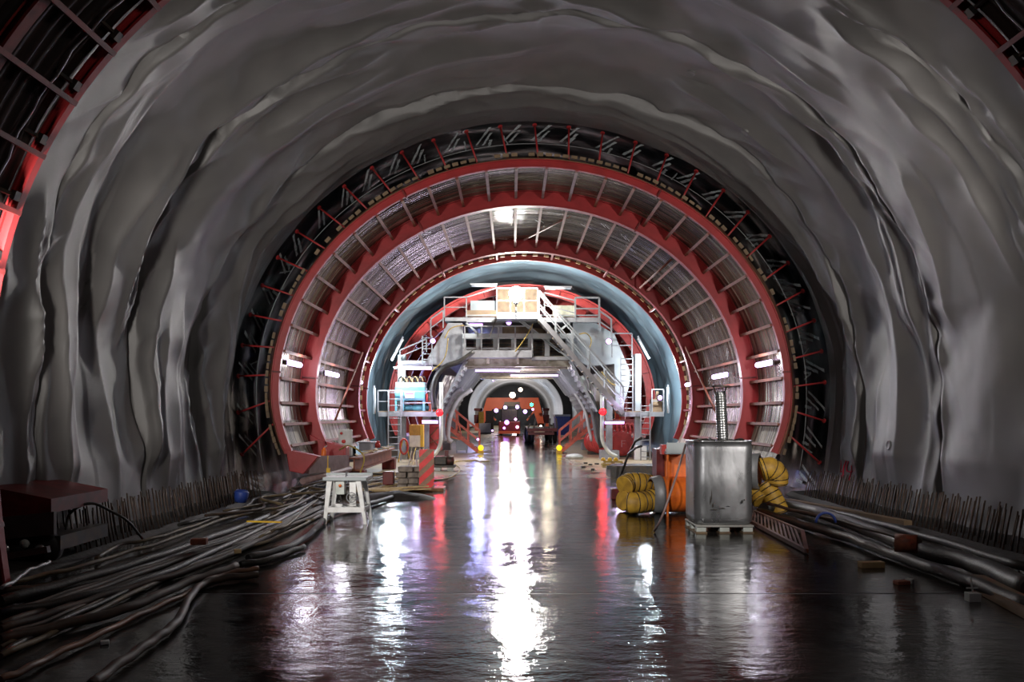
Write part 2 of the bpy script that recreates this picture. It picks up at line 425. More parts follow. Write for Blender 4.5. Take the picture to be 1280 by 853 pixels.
def skin_material():
    m = bpy.data.materials.new('patched corrugated formwork skin'); m.use_nodes = True; nt = m.node_tree; L = nt.links; N = nt.nodes
    b = N['Principled BSDF']; tc = N.new('ShaderNodeTexCoord'); sep = N.new('ShaderNodeSeparateXYZ'); L.new(tc.outputs['Object'], sep.inputs[0])
    mp = N.new('ShaderNodeMapping'); mp.inputs['Scale'].default_value = (.22, 3.6, .22); L.new(tc.outputs['Object'], mp.inputs['Vector'])
    n = N.new('ShaderNodeTexNoise'); n.inputs['Scale'].default_value = 1.6; n.inputs['Detail'].default_value = 5; L.new(mp.outputs['Vector'], n.inputs['Vector'])
    n2 = N.new('ShaderNodeTexNoise'); n2.inputs['Scale'].default_value = .7; n2.inputs['Detail'].default_value = 3; L.new(tc.outputs['Object'], n2.inputs['Vector'])
    r = N.new('ShaderNodeValToRGB'); e = r.color_ramp; e.elements[0].position = .36; e.elements[0].color = (.10,.055,.035,1); e.elements[1].position = .68; e.elements[1].color = (.40,.375,.30,1)
    k = e.elements.new(.48); k.color = (.17,.135,.09,1); k = e.elements.new(.42); k.color = (.12,.10,.08,1)
    L.new(n.outputs['Fac'], r.inputs['Fac'])
    mx = N.new('ShaderNodeMix'); mx.data_type = 'RGBA'; mx.blend_type = 'MULTIPLY'; mx.inputs['Factor'].default_value = .8
    r2 = N.new('ShaderNodeValToRGB'); r2.color_ramp.elements[0].position = .4; r2.color_ramp.elements[0].color = (.45,.42,.38,1); r2.color_ramp.elements[1].position = .6; r2.color_ramp.elements[1].color = (1,1,1,1)
    L.new(n2.outputs['Fac'], r2.inputs['Fac']); L.new(r.outputs['Color'], mx.inputs[6]); L.new(r2.outputs['Color'], mx.inputs[7]); L.new(mx.outputs[2], b.inputs['Base Color'])
    b.inputs['Metallic'].default_value = .6; b.inputs['Roughness'].default_value = .25
    return m
skin_mat = skin_material(); plank_mat = M('streaked grey shuttering board', (.50,.46,.36), .5, 0, (.12,.09,.06), 2.2, (.42,.6), stretch=(.3,5,.3))
skin_red = M('red formwork skin', (.60,.085,.08), .42, 0, (.46,.12,.12), 1.2, (.4,.7), .1, 8)
foil_skin_mark = M('white print on shutter', (.6,.6,.58), .5)

def skin(P, y0, y1, mat, parent, tt, corr=.012, name='skin_panel', dy=.035, nt=110, mats=None, lowmat=False, marks=0):
    ny = max(2, int((y1-y0)/dy)); mb = MB(); mb.smooth = True; V = []; t0, t1 = tt; TT = [t0+(t1-t0)*j/nt for j in range(nt+1)]
    for i in range(ny+1):
        y = y0+(y1-y0)*i/ny
        for t in TT:
            d = corr*(math.sin(y*TAU/.15)*.6+1.1*noise.noise((t*2.5, y*9, 1))+.5*noise.noise((t*9, y*3, 4))) if corr else 0
            x, z = prof(*shr(P, -.0+d), t); V.append((x, y, z))
    n = nt+1; o = len(mb.v); mb.v.extend(V)
    for i in range(ny):
        for j in range(nt):
            mb.mi = 1 if (lowmat and abs(TT[j]) > 1.72) else 0
            mb.face([i*n+j, (i+1)*n+j, (i+1)*n+j+1, i*n+j+1])
    mb.smooth = False
    if marks:
        mb.mi = 2
        for _ in range(marks):
            t = random.uniform(t0+.15, t1-.15); y = random.uniform(y0+.3, y1-.4); q = random.uniform(.02, .05)
            for u in (0, .02):
                strip_mark(mb, t+u, y, t+u+q, y+.30, .018, P, lift=.05, n=5)
    return mb.build(name, [mat, plank_mat, foil_skin_mark], parent)

def joint_bits(P, y, web, parent, ts):
    for t in ts:
        mb = MB(); (xo, zo), (xi, zi) = prof(*shr(P, -.0), t), prof(*shr(P, web+.06), t)
        d = Vector((xi-xo, 0, zi-zo)); 
        mb.bar((xo, y-.03, zo), (xi, y-.03, zi), .10, .03)
        for f in (.15, .5, .85):
            c = Vector((xo, y-.06, zo))+d*f; mb.lathe([(0,-.02),(.022,-.02),(.022,.02),(0,.02)], c, (0,1,0), 6, False)
        mb.build('joint_plate', red_dark, parent)

RY = (17.9, 20.4, 26.1, 28.6); TF = 1.90
fw = thing('tunnel_formwork', (0, 17.9, 0), 'red ribbed arch formwork with corrugated skin in the middle distance', 'formwork')
for y, web, fl in zip(RY, (.145, .36, .36, .16), (.10, .20, .22, .10)):
    rb = isection(FORM, y, web, fl, red, fw, tt=(-TF, TF))
    joint_bits(FORM, y, web, rb, (-1.48, 1.48, -.52, .52) if y < 28 else (-1.48, 1.48))
for i in range(3):
    skin(FORM, RY[i]+.02, RY[i+1]-.02, skin_mat, fw, (-1.93, 1.93), lowmat=True, marks=(0, 34, 0)[i], dy=.03)
skin(FORM, 17.72, 17.88, wood, fw, (-1.9, 1.9), corr=.02, name='edge_board')
# pieces of timber stop-end outside the first rib
for j in range(-58, 59):
    t = j/58*1.88
    if random.random() < .22: continue
    x, z = prof(*shr(FORM, -.09), t); mb = MB(); mb.box((x, 17.85, z), (.13, .05, .05+.03*random.random()), Matrix.Rotation(t+random.uniform(-.06,.06), 3, 'Y'))
    mb.build('stop_board', wood, fw)
sts = [(i+.5)*math.radians(6.9)*s for i in range(16) for s in (1, -1)]
for bay, (ya, yb) in enumerate(((17.9, 20.4), (20.4, 26.1))):
    for t in sts:
        if abs(t) > 1.88: continue
        mb = MB(); r_ = shr(FORM, .12 if bay == 0 else .17)
        x, z = prof(*r_, t); ct, st_ = math.cos(t), math.sin(t)
        rot = Matrix.Rotation(t, 3, 'Y')
        mb.box((x, (ya+yb)/2, z), (.04, yb-ya-.1, .15), rot); mb.box((x-.075*st_, (ya+yb)/2, z-.075*ct), (.065, yb-ya-.12, .012), rot)
        mb.build('stringer', primer if bay else bracket if abs(t) < .2 else primer, fw)
for t in (-1.3, -.9, -.52, -.17, .17, .52, .9, 1.3, -1.65, 1.65):
    mb = MB(); x, z = prof(*shr(FORM, .10), t); mb.bar((x, 26.1, z), (x, 28.6, z), .06); mb.build('stringer', red_dark, fw)
for j in range(-15, 16):    # struts from the first rib out to the membrane
    t = math.radians(j*6.7+1.5)
    if abs(t) > 1.86: continue
    mb = MB(); a = Vector((prof(*shr(FORM, .02), t)[0], 17.88, prof(*shr(FORM, .02), t)[1])); q = prof(*shr(WALL, .10), t-.015); b = Vector((q[0], 18.10, q[1]))
    mb.rod(a, b, .022, 6); mb.lathe([(0,-.03),(.05,-.03),(.05,.0),(0,.0)], b, (b-a), 8, False)
    o = mb.build('strut', red, fw)
mb = MB(); mb.tube([(prof(*shr(WALL, .55), t/60)[0], 18.0, prof(*shr(WALL, .55), t/60)[1]) for t in range(-108, 109)], .007, 4); mb.build('wire', steel, fw)
# bolts between third and fourth ribs
mb = MB()
for j in range(-26, 27):
    t = j/26*1.75
    for y in (26.5, 28.2):
        x, z = prof(*shr(FORM, .06), t); mb.box((x, y, z), (.16, .05, .07), Matrix.Rotation(t, 3, 'Y'))
tag(mb.build('clamp', wood_new, fw), kind='stuff')
# props
for a, b in ((G(453,441,25.8), G(419,525,21.0)), (G(857,434,25.8), G(900,527,21.0)), (G(524,268,21), G(509,298,25.5)), (G(752,250,21), G(655,300,25.5)), (G(842,322,22), G(800,360,25.5))):
    mb = MB(); mb.rod(a, b, .028, 8); mb.build('prop', primer, fw)
# feet
for sx in (-1,):
    for y, web in ((17.9, .145), (20.4, .36)):
        mb = MB(); x, z = prof(*shr(FORM, web*.5), 1.84); x *= sx
        off = -sx
        if y < 18:
            mb.prism([(x-.05*sx, y-.02, z-.15), (x+off*.75, y-.02, z-.30), (x+off*.42, y-.02, z-.68), (x+off*.12, y-.02, z-.62)], (0, .28, 0))
        else:
            mb.prism([(x+.15*sx, y-.1, z+.10), (x+off*.05, y-.1, z-.02), (x+off*.75, y-.1, z-.22), (x+off*.75, y-.1, z-.82), (x+off*.22, y-.1, z-.80), (x+off*.18, y-.1, z-.45), (x+.1*sx, y-.1, z-.40)], (0, .45, 0))
            mb.bb(x+off*.20, x+off*.24, y-.14, y-.1, z-.80, z-.08); mb.bb(x+off*.70, x+off*.76, y-.14, y-.1, z-.82, z-.2)
        mb.build('foot', red, fw, bevel=.012)
    # base girder
    xx = sx*4.35
    mb = MB(); mb.bb(xx-.14, xx+.14, 20.7, 27.0, .62, .66); mb.bb(xx-.02, xx+.02, 20.7, 27.0, .34, .64); mb.bb(xx-.14, xx+.14, 20.7, 27.0, .32, .36); mb.build('base_girder', primer if sx < 0 else red, fw)
    for yy in (21.2, 26.6):
        mb = MB(); mb.bb(xx-.2, xx+.2, yy-.2, yy+.2, 0, .32); mb.build('girder_leg', red_dark, fw, bevel=.01)
    mb = MB(); mb.bar((sx*4.9, 18.2, .62), (sx*4.45, 20.3, .55), .1, .38); mb.rod((sx*4.95, 18.0, .28), (sx*4.4, 20.4, .40), .07); mb.build('base_girder', bracket, fw)

# near formwork
NEAR = (5.6, 5.02, 9.0)
nf = thing('tunnel_formwork', (0, 8.1, 0), 'dim red end rib of the nearer formwork framing the top corners', 'formwork')
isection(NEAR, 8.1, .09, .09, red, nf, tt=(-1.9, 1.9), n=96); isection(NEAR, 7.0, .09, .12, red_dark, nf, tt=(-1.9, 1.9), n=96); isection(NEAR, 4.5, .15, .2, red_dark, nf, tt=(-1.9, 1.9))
shaded_skin = M('shaded shutter skin', (.016,.013,.012), .4, .3, (.03,.016,.014), 2, (.4,.7), stretch=(.3,5,.3))  # skin colour darkened so the near formwork stays in shade
skin(NEAR, -2, 4.5, shaded_skin, nf, (-1.93, 1.93), corr=0, dy=.5, nt=60); skin(NEAR, 4.5, 8.06, shaded_skin, nf, (-1.93, 1.93), corr=.03, dy=.04)
for j in range(-16, 17):
    t = math.radians(j*6.9+3.4)
    x, z = prof(*shr(NEAR, .12), t)
    mb = MB(); mb.box((x, 6.4, z), (.05, 3.3, .13), Matrix.Rotation(t, 3, 'Y')); mb.build('stringer', red_dark, nf)
    if abs(t) > .4:
        t2 = t+.03; mb = MB(); x, z = prof(*shr(NEAR, .09), t2); x1, z1 = prof(*shr(NEAR, -.01), t2)
        mb.bar((x, 8.06, z), (x1, 7.8, z1), .035); mb.box((x, 8.02, z), (.09, .10, .05), Matrix.Rotation(t2, 3, 'Y')); mb.build('clamp', steel_dark, nf)
mb = MB(); pts = [(prof(*shr(NEAR, .05), t/40)[0], 7.75+.02*math.sin(t*1.7), prof(*shr(NEAR, .05+.02*math.sin(t*.9)), t/40)[1]) for t in range(-70, 71)]; mb.tube(pts, .012, 5); mb.build('cable', duct_metal, nf)

# ------------------------------------------------------------------ fluorescent fittings on the shutters
def add_light(kind, loc, energy, col, size=.1, **k):
    l = bpy.data.lights.new('light', kind); l.energy = energy; l.color = col
    if kind == 'AREA':
        l.shape = 'RECTANGLE'; l.size = size; l.size_y = k.get('sy', size)
    else: l.shadow_soft_size = size
    l.specular_factor = k.get('spec', 1)
    o = bpy.data.objects.new('light', l); C.objects.link(o); o.location = loc
    if 'rot' in k: o.rotation_euler = k['rot']
    return o
def fitting(p, length, name, label, group, em, axis=(0,1,0), r=.045, inward=(0,0,-1)):
    p = Vector(p); a = Vector(axis).normalized(); i = Vector(inward).normalized(); th = thing(name, p, label, 'lamp', group)
    mb = MB(); mb.bar(p-a*length/2-i*.05, p+a*length/2-i*.05, .10, .05, up=i); mb.build('housing', steel, th)
    mb = MB(); mb.tube([p-a*length*.46, p+a*length*.46], r, 10); mb.build('tube', em, th)
    return th
for k, (px, py, d, side) in enumerate(((368,455,19.2,'L'), (415,468,22.4,'L'), (450,478,27.4,'L'), (900,470,22.0,'R'), (955,455,19.0,'R'), (860,481,27.4,'R'))):
    p = G(px, py, d); sx = -1 if side == 'L' else 1
    where = {19.2:'left of the nearest inner arch ribs, first bay', 22.4:'second bay of the left shutter', 27.4:'the last narrow bay', 22.0:'second bay of the right shutter', 19.0:'first bay of the right shutter'}[d]
    lab = {0:'violet fluorescent fitting on the left shutter between first and second rib',1:'violet fluorescent fitting on the left shutter between second and third rib',2:'small violet fitting in the last narrow bay of the left shutter',
           3:'violet fluorescent fitting on the right shutter between second and third rib',4:'violet fluorescent fitting on the right shutter between first and second rib',5:'small violet fitting in the last narrow bay of the right shutter'}[k]
    fitting(p, 1.1 if k in (0,4) else 1.5 if k in (1,3) else .5, 'fluorescent_fitting', lab, 'shutter lamps', E_tube, inward=(-sx,0,0), r=.062)
    add_light('POINT', p+Vector((-sx*.25,0,0)), 34 if k not in (2,5) else 14, (.93,.9,1), .12, spec=.12)
for sx in (-1, 1):
    fitting((sx*5.2, 3.6, 2.6), 1.4, 'fluorescent_fitting', 'unseen added fluorescent fitting on the near formwork beside the %s wall' % ('left' if sx < 0 else 'right'), 'shutter lamps', E_tube, inward=(-sx,0,0))  # added out of view, standing in for the near forward lights
# ------------------------------------------------------------------ second formwork, bright red, and the grey gantry that carries it
f2 = thing('tunnel_formwork', (0, 35.3, 0), 'bright red arch formwork wrapped around the grey steel gantry', 'formwork')
for y, w_, fl in ((35.3, .30, .2), (38.0, .34, .22), (41.0, .34, .22), (45.5, .30, .2)):
    rb = isection(FORM, y, w_, fl, red_bright, f2, tt=(-1.9, 1.9)); joint_bits(FORM, y, w_, rb, (-1.3, -.8, -.3, .3, .8, 1.3))
for a, b_ in ((35.3, 38), (38, 41), (41, 45.5)): skin(FORM, a+.02, b_-.02, skin_red, f2, (-1.93, 1.93), corr=.004, dy=.3, nt=90)
for j in range(-13, 14):
    t = math.radians(j*7.6+2); x, z = prof(*shr(FORM, .14), t); mb = MB(); mb.box((x, 38.2, z), (.06, 5.6, .16), Matrix.Rotation(t, 3, 'Y')); mb.build('stringer', red_bright, f2)
mb = ring('x', shr(FORM, -.05), shr(FORM, .02), 35.12, 35.22, red_bright, tt=(-1.9,1.9)); mb.build('edge_board', red_bright, f2)

ga = thing('portal_gantry', (-.2, 32, 0), 'grey galvanised steel gantry with decks, stairs and portal opening under the floodlight', 'gantry')
D = 32.0
def gb(mb, x0, x1, y0, y1, d0=D, d1=None):
    a = G(x0, y0, d0); b = G(x1, y1, d0); d1 = d1 or d0+.1
    mb.bb(a.x, b.x, d0, d1, b.z, a.z); return mb
def gbuild(name, mat, boxes, bevel=0):
    mb = MB()
    for q in boxes: gb(mb, *q)
    return mb.build(name, mat, ga, bevel=bevel)
# upper deck and its beam
gbuild('upper_deck', steel, [(556,750,397,401.5,D,D+9), (583,750,393.5,395,D,D+.1)])
gbuild('deck_beam', steel, [(583,750,401.5,402.8,D,D+.2)])
gbuild('central_deck', steel_pale, [(621,674,391,398.5,D-.9,D)])
gbuild('plank_wall', wood, [(622,672,362,391,D+1.6,D+1.7), (583,622,388,396,D+1.2,D+1.3)])
gbuild('panel', steel_pale, [(588,622,376,388,D+2.2,D+2.3)]); gbuild('panel', M('cream tarpaulin', (.62,.60,.44), .7), [(691,719,382,396,D+1.2,D+1.3)])
gbuild('plank_wall', wood, [(628,662,404,419,D+1.8,D+1.9), (664,715,403,418,D+2.6,D+2.7)])
# main box girder with openings
gbuild('girder_flange', steel_pale, [(578,722,417,423.5,D-.15,D+.5)])
gbuild('girder_flange', steel, [(578,665,438,447,D-.35,D+.5), (665,722,446,450,D-.1,D+.4), (578,665,434.5,437,D-.05,D)])
for x0, x1 in ((578,582.5), (595,601.5), (616.5,624), (639,645.5), (660,666.5), (681,687), (707,716)):
    gbuild('girder_post', steel_pale, [(x0,x1,423.5,438 if x0 < 660 else 446,D,D+.3)])
gbuild('girder_back', steel_dark, [(580,716,423,446,D+1.6,D+1.7)])
mb = MB()
for k in range(5): gb(mb, 582, 712, 424.5+k*4.2, 425.4+k*4.2, D+1.5, D+1.56)
mb.build('girder_grating', wood, ga)
# soffit: ribbed plate running back through the portal
mb = MB(); zt = G(0,447,D).z
mb.bb(-2.33, 1.9, D, 44, zt-.02, zt+.05)
mb.build('soffit', M('dusty olive soffit', (.25,.22,.15), .5, .1, (.16,.14,.10), 3), ga)
for k in range(9):
    mb = MB(); y = D+.5+k*1.35; mb.bb(-2.25, 1.85, y, y+.14, zt-.30, zt-.02); mb.bb(-2.25, 1.85, y-.06, y+.20, zt-.33, zt-.30); mb.build('cross_beam', steel_warm, ga)
for x in (-1.35,-.2,.95):
    mb = MB(); mb.bb(x-.05, x+.05, D+.1, D+1.4, zt-.22, zt-.02); mb.build('bracket', steel_warm, ga)
# haunched side boxes
def poly(name, mat, pts, d0, d1, bevel=0):
    mb = MB(); mb.prism([G(x, y, d0) for x, y in pts], (0, d1-d0, 0)); return mb.build(name, mat, ga, bevel=bevel)
poly('side_box', steel, [(578,404),(578,446),(560,458),(530,455),(549,424),(560,404)], D+.05, D+9)
poly('side_box', steel_pale, [(716,404),(716,446),(735,458),(768,455),(770,512),(777,517),(790,470),(768,418),(745,404)], D+.6, D+9)
poly('shelf_box', steel_pale, [(500,451),(533,451),(533,458.5),(500,458.5)], D+.1, D+1.4)
# inner portal legs: slanting corrugated sheets running into depth
for sx, (x0, y0, x1, y1) in ((-1, (583,452,549,515)), (1, (712,452,745,515))):
    a = G(x0, y0, D+.4); b = G(x1, y1, D+.4)
    mb = MB(); mb.prism([a, b, b+Vector((sx*.08,0,0)), a+Vector((sx*.08,0,.05))], (0, 9.5, 0)); mb.build('side_sheet', steel, ga)
    for k in range(9):
        f0, f1 = k/9, (k+.45)/9
        p, q = a.lerp(b, f0), a.lerp(b, f1); mb = MB(); mb.prism([p, q, q-Vector((sx*.05,0,0)), p-Vector((sx*.05,0,0))], (0, 9.3, 0)); mb.build('sheet_rib', steel_pale, ga)
    for k in range(5):    # pale upright fins in the throat
        y = D+2.2+k*1.6; p = a.lerp(b, .1); q = a.lerp(b, .62); mb = MB()
        mb.prism([p, q, q+Vector((-sx*.28,0,.10)), p+Vector((-sx*.42,0,0))], (0, .12, 0)); o = mb.build('fin', steel_pale, ga); o.location.y = y-D-.4
    mb = MB(); p = a+Vector((0,0,.12)); mb.bar(p+Vector((-sx*.15,0,0)), p+Vector((-sx*.15,9.4,-.02)), .16, .22); mb.build('edge_beam', steel_warm, ga)
    # legs under the sheets
    for k, y in enumerate((D+.6, D+9.3)):
        xx = b.x+sx*.55; mb = MB(); mb.bb(xx-.12, xx+.12, y, y+.3, .35, b.z+.6); mb.bb(xx-.35, xx+.35, y-.3, y+.6, .0, .35); mb.build('leg', steel, ga, bevel=.01)
# cantilever side platforms
for sx, (xa, xb) in ((-1, (473,545)), (1, (781,830))):
    gbuild('side_platform', steel, [(xa,xb,515.3,521,D-.2,D+1.5)]); gbuild('platform_floor', wood, [(xa+.5,xb-.5,514,515.3,D-.1,D+1.4)])
mb = MB(); gb(mb, 492, 546, 458.5, 461, D, D+1.3); mb.build('shelf', steel_pale, ga)
def rail(name, pts, ph, mids=(.5,), post=None, w=.045, mat=None, h=None, d=0):
    """pts: pixel pts of the top rail at depth d; ph: drop in px"""
    mb = MB(); P = [G(x, y, d) for x, y in pts]; hz = ph*d/F
    for a, b in zip(P, P[1:]):
        mb.bar(a, b, w)
        for m_ in mids: mb.bar(a-Vector((0,0,hz*m_)), b-Vector((0,0,hz*m_)), w*.75)
        n = post or max(1, round((b-a).length/1.2))
        for k in range(n+1):
            q = a.lerp(b, k/n); mb.bar(q, q-Vector((0,0,hz)), w)
    return mb.build(name, mat or steel, ga)
rail('railing', [(555.5,371.8),(583,371.8)], 25, d=D)
rail('railing', [(538.5,399),(554,388)], 22, d=D); rail('railing', [(583,371.8),(621,360)], 2, mids=(), d=D)
rail('railing', [(621,360.5),(672,360.5)], 31, (.5,), 3, d=D-.85, w=.035)
rail('railing', [(680.5,366),(719,376)], 26, (.6,), d=D); rail('railing', [(719,372.3),(749,372.3)], 25, (.55,), 1, d=D, w=.07)
rail('railing', [(749.5,389),(764,399)], 22, (.6,), 1, d=D, w=.06)
rail('railing', [(581,408),(665,408)], 30, (.5,), 4, d=D-.3)
rail('railing', [(472.5,488.5),(486,488.5)], 27, d=D-.15); rail('railing', [(503,489.5),(540,489.5)], 26, (.55,), 1, d=D-.15); rail('railing', [(486,488.5),(503,488.5)], 27, (), 1, d=D-.1)
rail('railing', [(815,487),(829.5,487)], 29, (.5,), 1, d=D-.15)
rail('railing', [(500,438),(533,424)], 16, (.5,), d=D+.3)
rail('railing', [(765,417),(790,417)], 30, (.5,), d=D+.3)
# struts
for a, b in (((583,404),(600,420)), ((712,404),(690,420)), ((645,398),(700,440)), ((648,398),(716,452))):
    mb = MB(); mb.bar(G(*a, D-.1), G(*b, D-.1), .07); mb.build('brace', steel_pale, ga)
# stair from the top deck down to the right side platform
sa = bpy.data.objects.new('steel_stair', None); C.objects.link(sa); sa.parent = ga; sa['label'] = 'long grey steel stair climbing from right side platform to top deck'
top, bot = G(674,397,D-1.0), G(779,517,D-1.0)
for k in (0, 1):
    mb = MB(); o_ = Vector((0, .75*k, 0)); mb.bar(top+o_, bot+o_, .05, .17); mb.build('stringer', steel, sa)
    for hz, w_ in ((1.0, .05), (.5, .04)):
        mb = MB(); mb.bar(top+o_+Vector((0,0,hz)), bot+o_+Vector((0,0,hz)), w_); mb.build('handrail', steel_pale, sa)
    for q in range(6):
        p = top.lerp(bot, q/5)+o_; mb = MB(); mb.bar(p, p+Vector((0,0,1.0)), .045); mb.build('post', steel_pale, sa)
for q in range(17):
    p = top.lerp(bot, (q+.5)/17); mb = MB(); mb.bb(p.x-.13, p.x+.13, p.y+.02, p.y+.73, p.z-.015, p.z+.015); mb.build('tread', steel_warm, sa)
# ladders
def ladder(x0, x1, y0, y1, d, n, label, z0=None):
    a, b = G(x0, y0, d), G(x1, y1, d); zb = b.z if z0 is None else z0
    t = bpy.data.objects.new('ladder', None); C.objects.link(t); t.parent = ga
    for x in (a.x, b.x): mb = MB(); mb.bar((x, d, zb), (x, d, a.z), .045); mb.build('rail', steel, t)
    for k in range(n):
        z = zb+(a.z-zb)*(k+.6)/n; mb = MB(); mb.rod((a.x, d, z), (b.x, d, z), .017, 6); mb.build('rung', steel, t)
    return t
ladder(485.5, 501, 488, 572, D-.4, 11, 'grey ladder from the floor to left side platform', 0)
ladder(801, 812.5, 505, 573, D-.4, 10, 'grey ladder from the floor to right side platform', 0)
ladder(776, 791, 446, 515, D-.35, 10, 'grey ladder rising above the right side platform')
ladder(528, 540, 420, 460, D-.1, 6, 'short grey ladder above the left shelf')
mb = MB(); mb.bb(4.35, 4.58, D+.2, D+.5, 0, 4.1); mb.build('leg', steel_pale, ga, bevel=.01)
mb = MB(); mb.bb(-4.9, -4.6, D+.6, D+.9, 0, 4.1); mb.build('leg', steel_pale, ga, bevel=.01)
mb = MB(); mb.bb(4.3, 4.75, D-.1, D+.2, 0, .55); mb.build('foot', white_paint, ga, bevel=.02)

# lamps on the gantry
FLOOD = G(645,367,30.6)
fl = thing('floodlight', FLOOD, 'blazing white globe floodlight above the top deck', 'lamp')
mb = MB(); mb.lathe([(.26*math.sin(k*math.pi/12), -.26*math.cos(k*math.pi/12)) for k in range(13)], FLOOD, (0,0,1), 20); mb.build('globe', E_flood, fl)
mb = MB(); mb.lathe([(0,-.40),(.08,-.40),(.10,-.29),(0,-.29)], FLOOD, (0,0,1), 14); mb.rod(FLOOD-Vector((0,0,.4)), FLOOD-Vector((0,0,.78)), .03); mb.bar(FLOOD-Vector((0,0,.76)), FLOOD-Vector((0,-.6,.76)), .05); mb.build('post', steel, fl)
def tube_lamp(x0, x1, y, d, em, label, y1=None, r=.05, name='fluorescent_tube'):
    a, b = G(x0, y, d), G(x1, y if y1 is None else y1, d)
    return fitting((a+b)/2, (b-a).length, name, label, 'gantry lamps', em, axis=(b-a), r=r)
tube_lamp(592, 652, 463.3, D+.2, E_violet, 'long violet tube under the gantry soffit, upper of two')
tube_lamp(636, 700, 469.3, D+1.9, E_violet, 'long violet tube under the gantry soffit, lower of two')
tube_lamp(497, 541, 460.2, D-.3, E_violet, 'bright violet tube over the turquoise power unit', r=.07)
tube_lamp(527, 548, 527.5, D-.6, E_violet, 'short violet tube beneath the left side platform', r=.07)
tube_lamp(755, 781, 528.3, D-.6, E_violet, 'violet tube above the red hose drum', r=.06)
tube_lamp(586, 604, 406, D+.8, E_violet, 'violet tube under the upper deck left of the plank wall', r=.06)
tube_lamp(588, 622, 357.2, D-.1, E_dim, 'switched off white tube above the top deck left of floodlight', r=.05)
tube_lamp(680, 715, 360.5, D-.1, E_dim, 'switched off white tube above the top deck right of floodlight', r=.05)
tube_lamp(489, 504, 452, D-.1, E_dim, 'slanted unlit tube hanging by the fleece on the left', 423, r=.045)
tube_lamp(797, 812, 422, D-.1, E_dim, 'slanted unlit tube hanging by the fleece on the right', 450, r=.045)
tube_lamp(468, 468.2, 484, D-.1, E_dim, 'upright unlit tube outside the left side platform', 519, r=.05)
tube_lamp(835, 835.2, 483, D-.1, E_dim, 'upright unlit tube outside the right side platform', 518, r=.05)
def ball(px, py, d, r, em, label, name='round_lamp', group='small round lamps'):
    c = G(px, py, d); t = thing(name, c, label, 'lamp', group)
    mb = MB(); mb.lathe([(0,-r*.55),(r*.6,-r*.45),(r,0),(r*.95,.02)], c, (0,1,0), 16); mb.build('lens', em, t)
    mb = MB(); mb.lathe([(r*1.1,-.01),(r*1.1,.12),(r*.6,.18),(0,.18)], c, (0,1,0), 16); mb.build('housing', steel_dark, t); return t
ball(636, 403.3, D+.1, .10, E_violet, 'round violet lamp below the central deck'); ball(541, 426.5, D-.1, .10, E_violet, 'round violet lamp beside the short ladder above left shelf')
ball(761, 427, D+.2, .11, E_violet, 'round violet lamp on the pale right side box'); ball(825, 497.5, D-.2, .09, E_violet, 'round violet lamp on the right side platform railing')
ball(549.5, 516, 31.2, .125, E_red, 'red signal light on the left white standpipe', 'signal_light', 'red signal lights')
ball(753.5, 515, 31.2, .125, E_red, 'red signal light on the right white standpipe', 'signal_light', 'red signal lights')
# ------------------------------------------------------------------ around the gantry
def solo(name, mb, mats, label, cat, group=None, bevel=0, kind=None): return tag(mb.build(name, mats, bevel=bevel), label, cat, group, kind)
# turquoise power unit
p0 = G(493.5, 515.3, 32.2); p1 = G(531, 478, 32.2)
pu = thing('power_unit', ((p0.x+p1.x)/2, 32.4, p0.z), 'turquoise hydraulic power unit on the left side platform', 'machine')
mb = MB(); mb.bb(p0.x, p1.x, 32.2, 33.2, G(0,501,32.2).z, G(0,484,32.2).z); mb.build('tank', blue_paint, pu, bevel=.02)
mb = MB(); mb.bb(p0.x+.02, p1.x-.02, 32.3, 33.1, G(0,484,32.2).z, G(0,478,32.2).z); mb.build('valve_block', M('turquoise valve block', (.20,.42,.42), .5, .2, (.45,.42,.32), 14), pu)
for x in (p0.x+.04, p1.x-.04, p0.x+.3):
    mb = MB(); mb.bb(x-.04, x+.04, 32.22, 32.3, p0.z, G(0,501,32.2).z); mb.build('leg', blue_paint, pu)
for x, w_ in ((p0.x+.42, .16), (p0.x+.8, .2)):
    mb = MB(); mb.lathe([(0,0),(w_*.7,0),(w_*.7,.42),(w_*.4,.45),(w_*.4,.6),(0,.6)], (x-.12, 32.6, p0.z+.17), (1,0,0), 14); mb.build('motor', blue_paint, pu)
a, b = G(506, 498, 32.18), G(518, 490, 32.18)
sg = None
mb = MB(); mb.bb(a.x, b.x, 32.17, 32.19, a.z, b.z); mb.mi = 1; mb.bb(a.x+.02, b.x-.03, 32.165, 32.17, b.z-.12, b.z-.04)
mb.build('notice_plate', [white_paint, M('pink red print', (.75,.15,.22), .6)], pu)
for k, (x, z) in enumerate([(p0.x+.1+i*.11, G(0,478,32.2).z) for i in range(9)]):
    mb = MB(); c = Vector((x, 32.5, z)); mb.tube(spline([c, c+Vector((.02,0,.16)), c+Vector((.10+.05*random.random(),-.05,.22)), c+Vector((.2,0,.05))], 4), .022, 6); mb.build('hose', wood_new if k % 2 else rubber, pu)
mb = MB(); mb.rod(G(533.5,503,32.4), G(533.5,493,32.4), .05, 12); mb.rod(G(533.5,493,32.4), G(533.5,491.5,32.4), .025, 8)
solo('fire_extinguisher', mb, red_bright, 'small red extinguisher beside the turquoise power unit', 'extinguisher')
mb = MB(); a = G(532,515.3,32.6); mb.bb(a.x, a.x+.35, 32.6, 33, a.z, a.z+.45); solo('toolbox', mb, orange_far, 'orange brown box on left side platform', 'box', bevel=.02)
mb = MB(); a = G(822,515.3,31.9); mb.bb(a.x-.2, a.x+.2, 32, 32.5, a.z, a.z+.5); mb.rod((a.x, 32.2, a.z+.5), (a.x+.05, 32.2, a.z+.8), .06); solo('toolbox', mb, wood, 'brown crate on right side platform', 'box', bevel=.02)
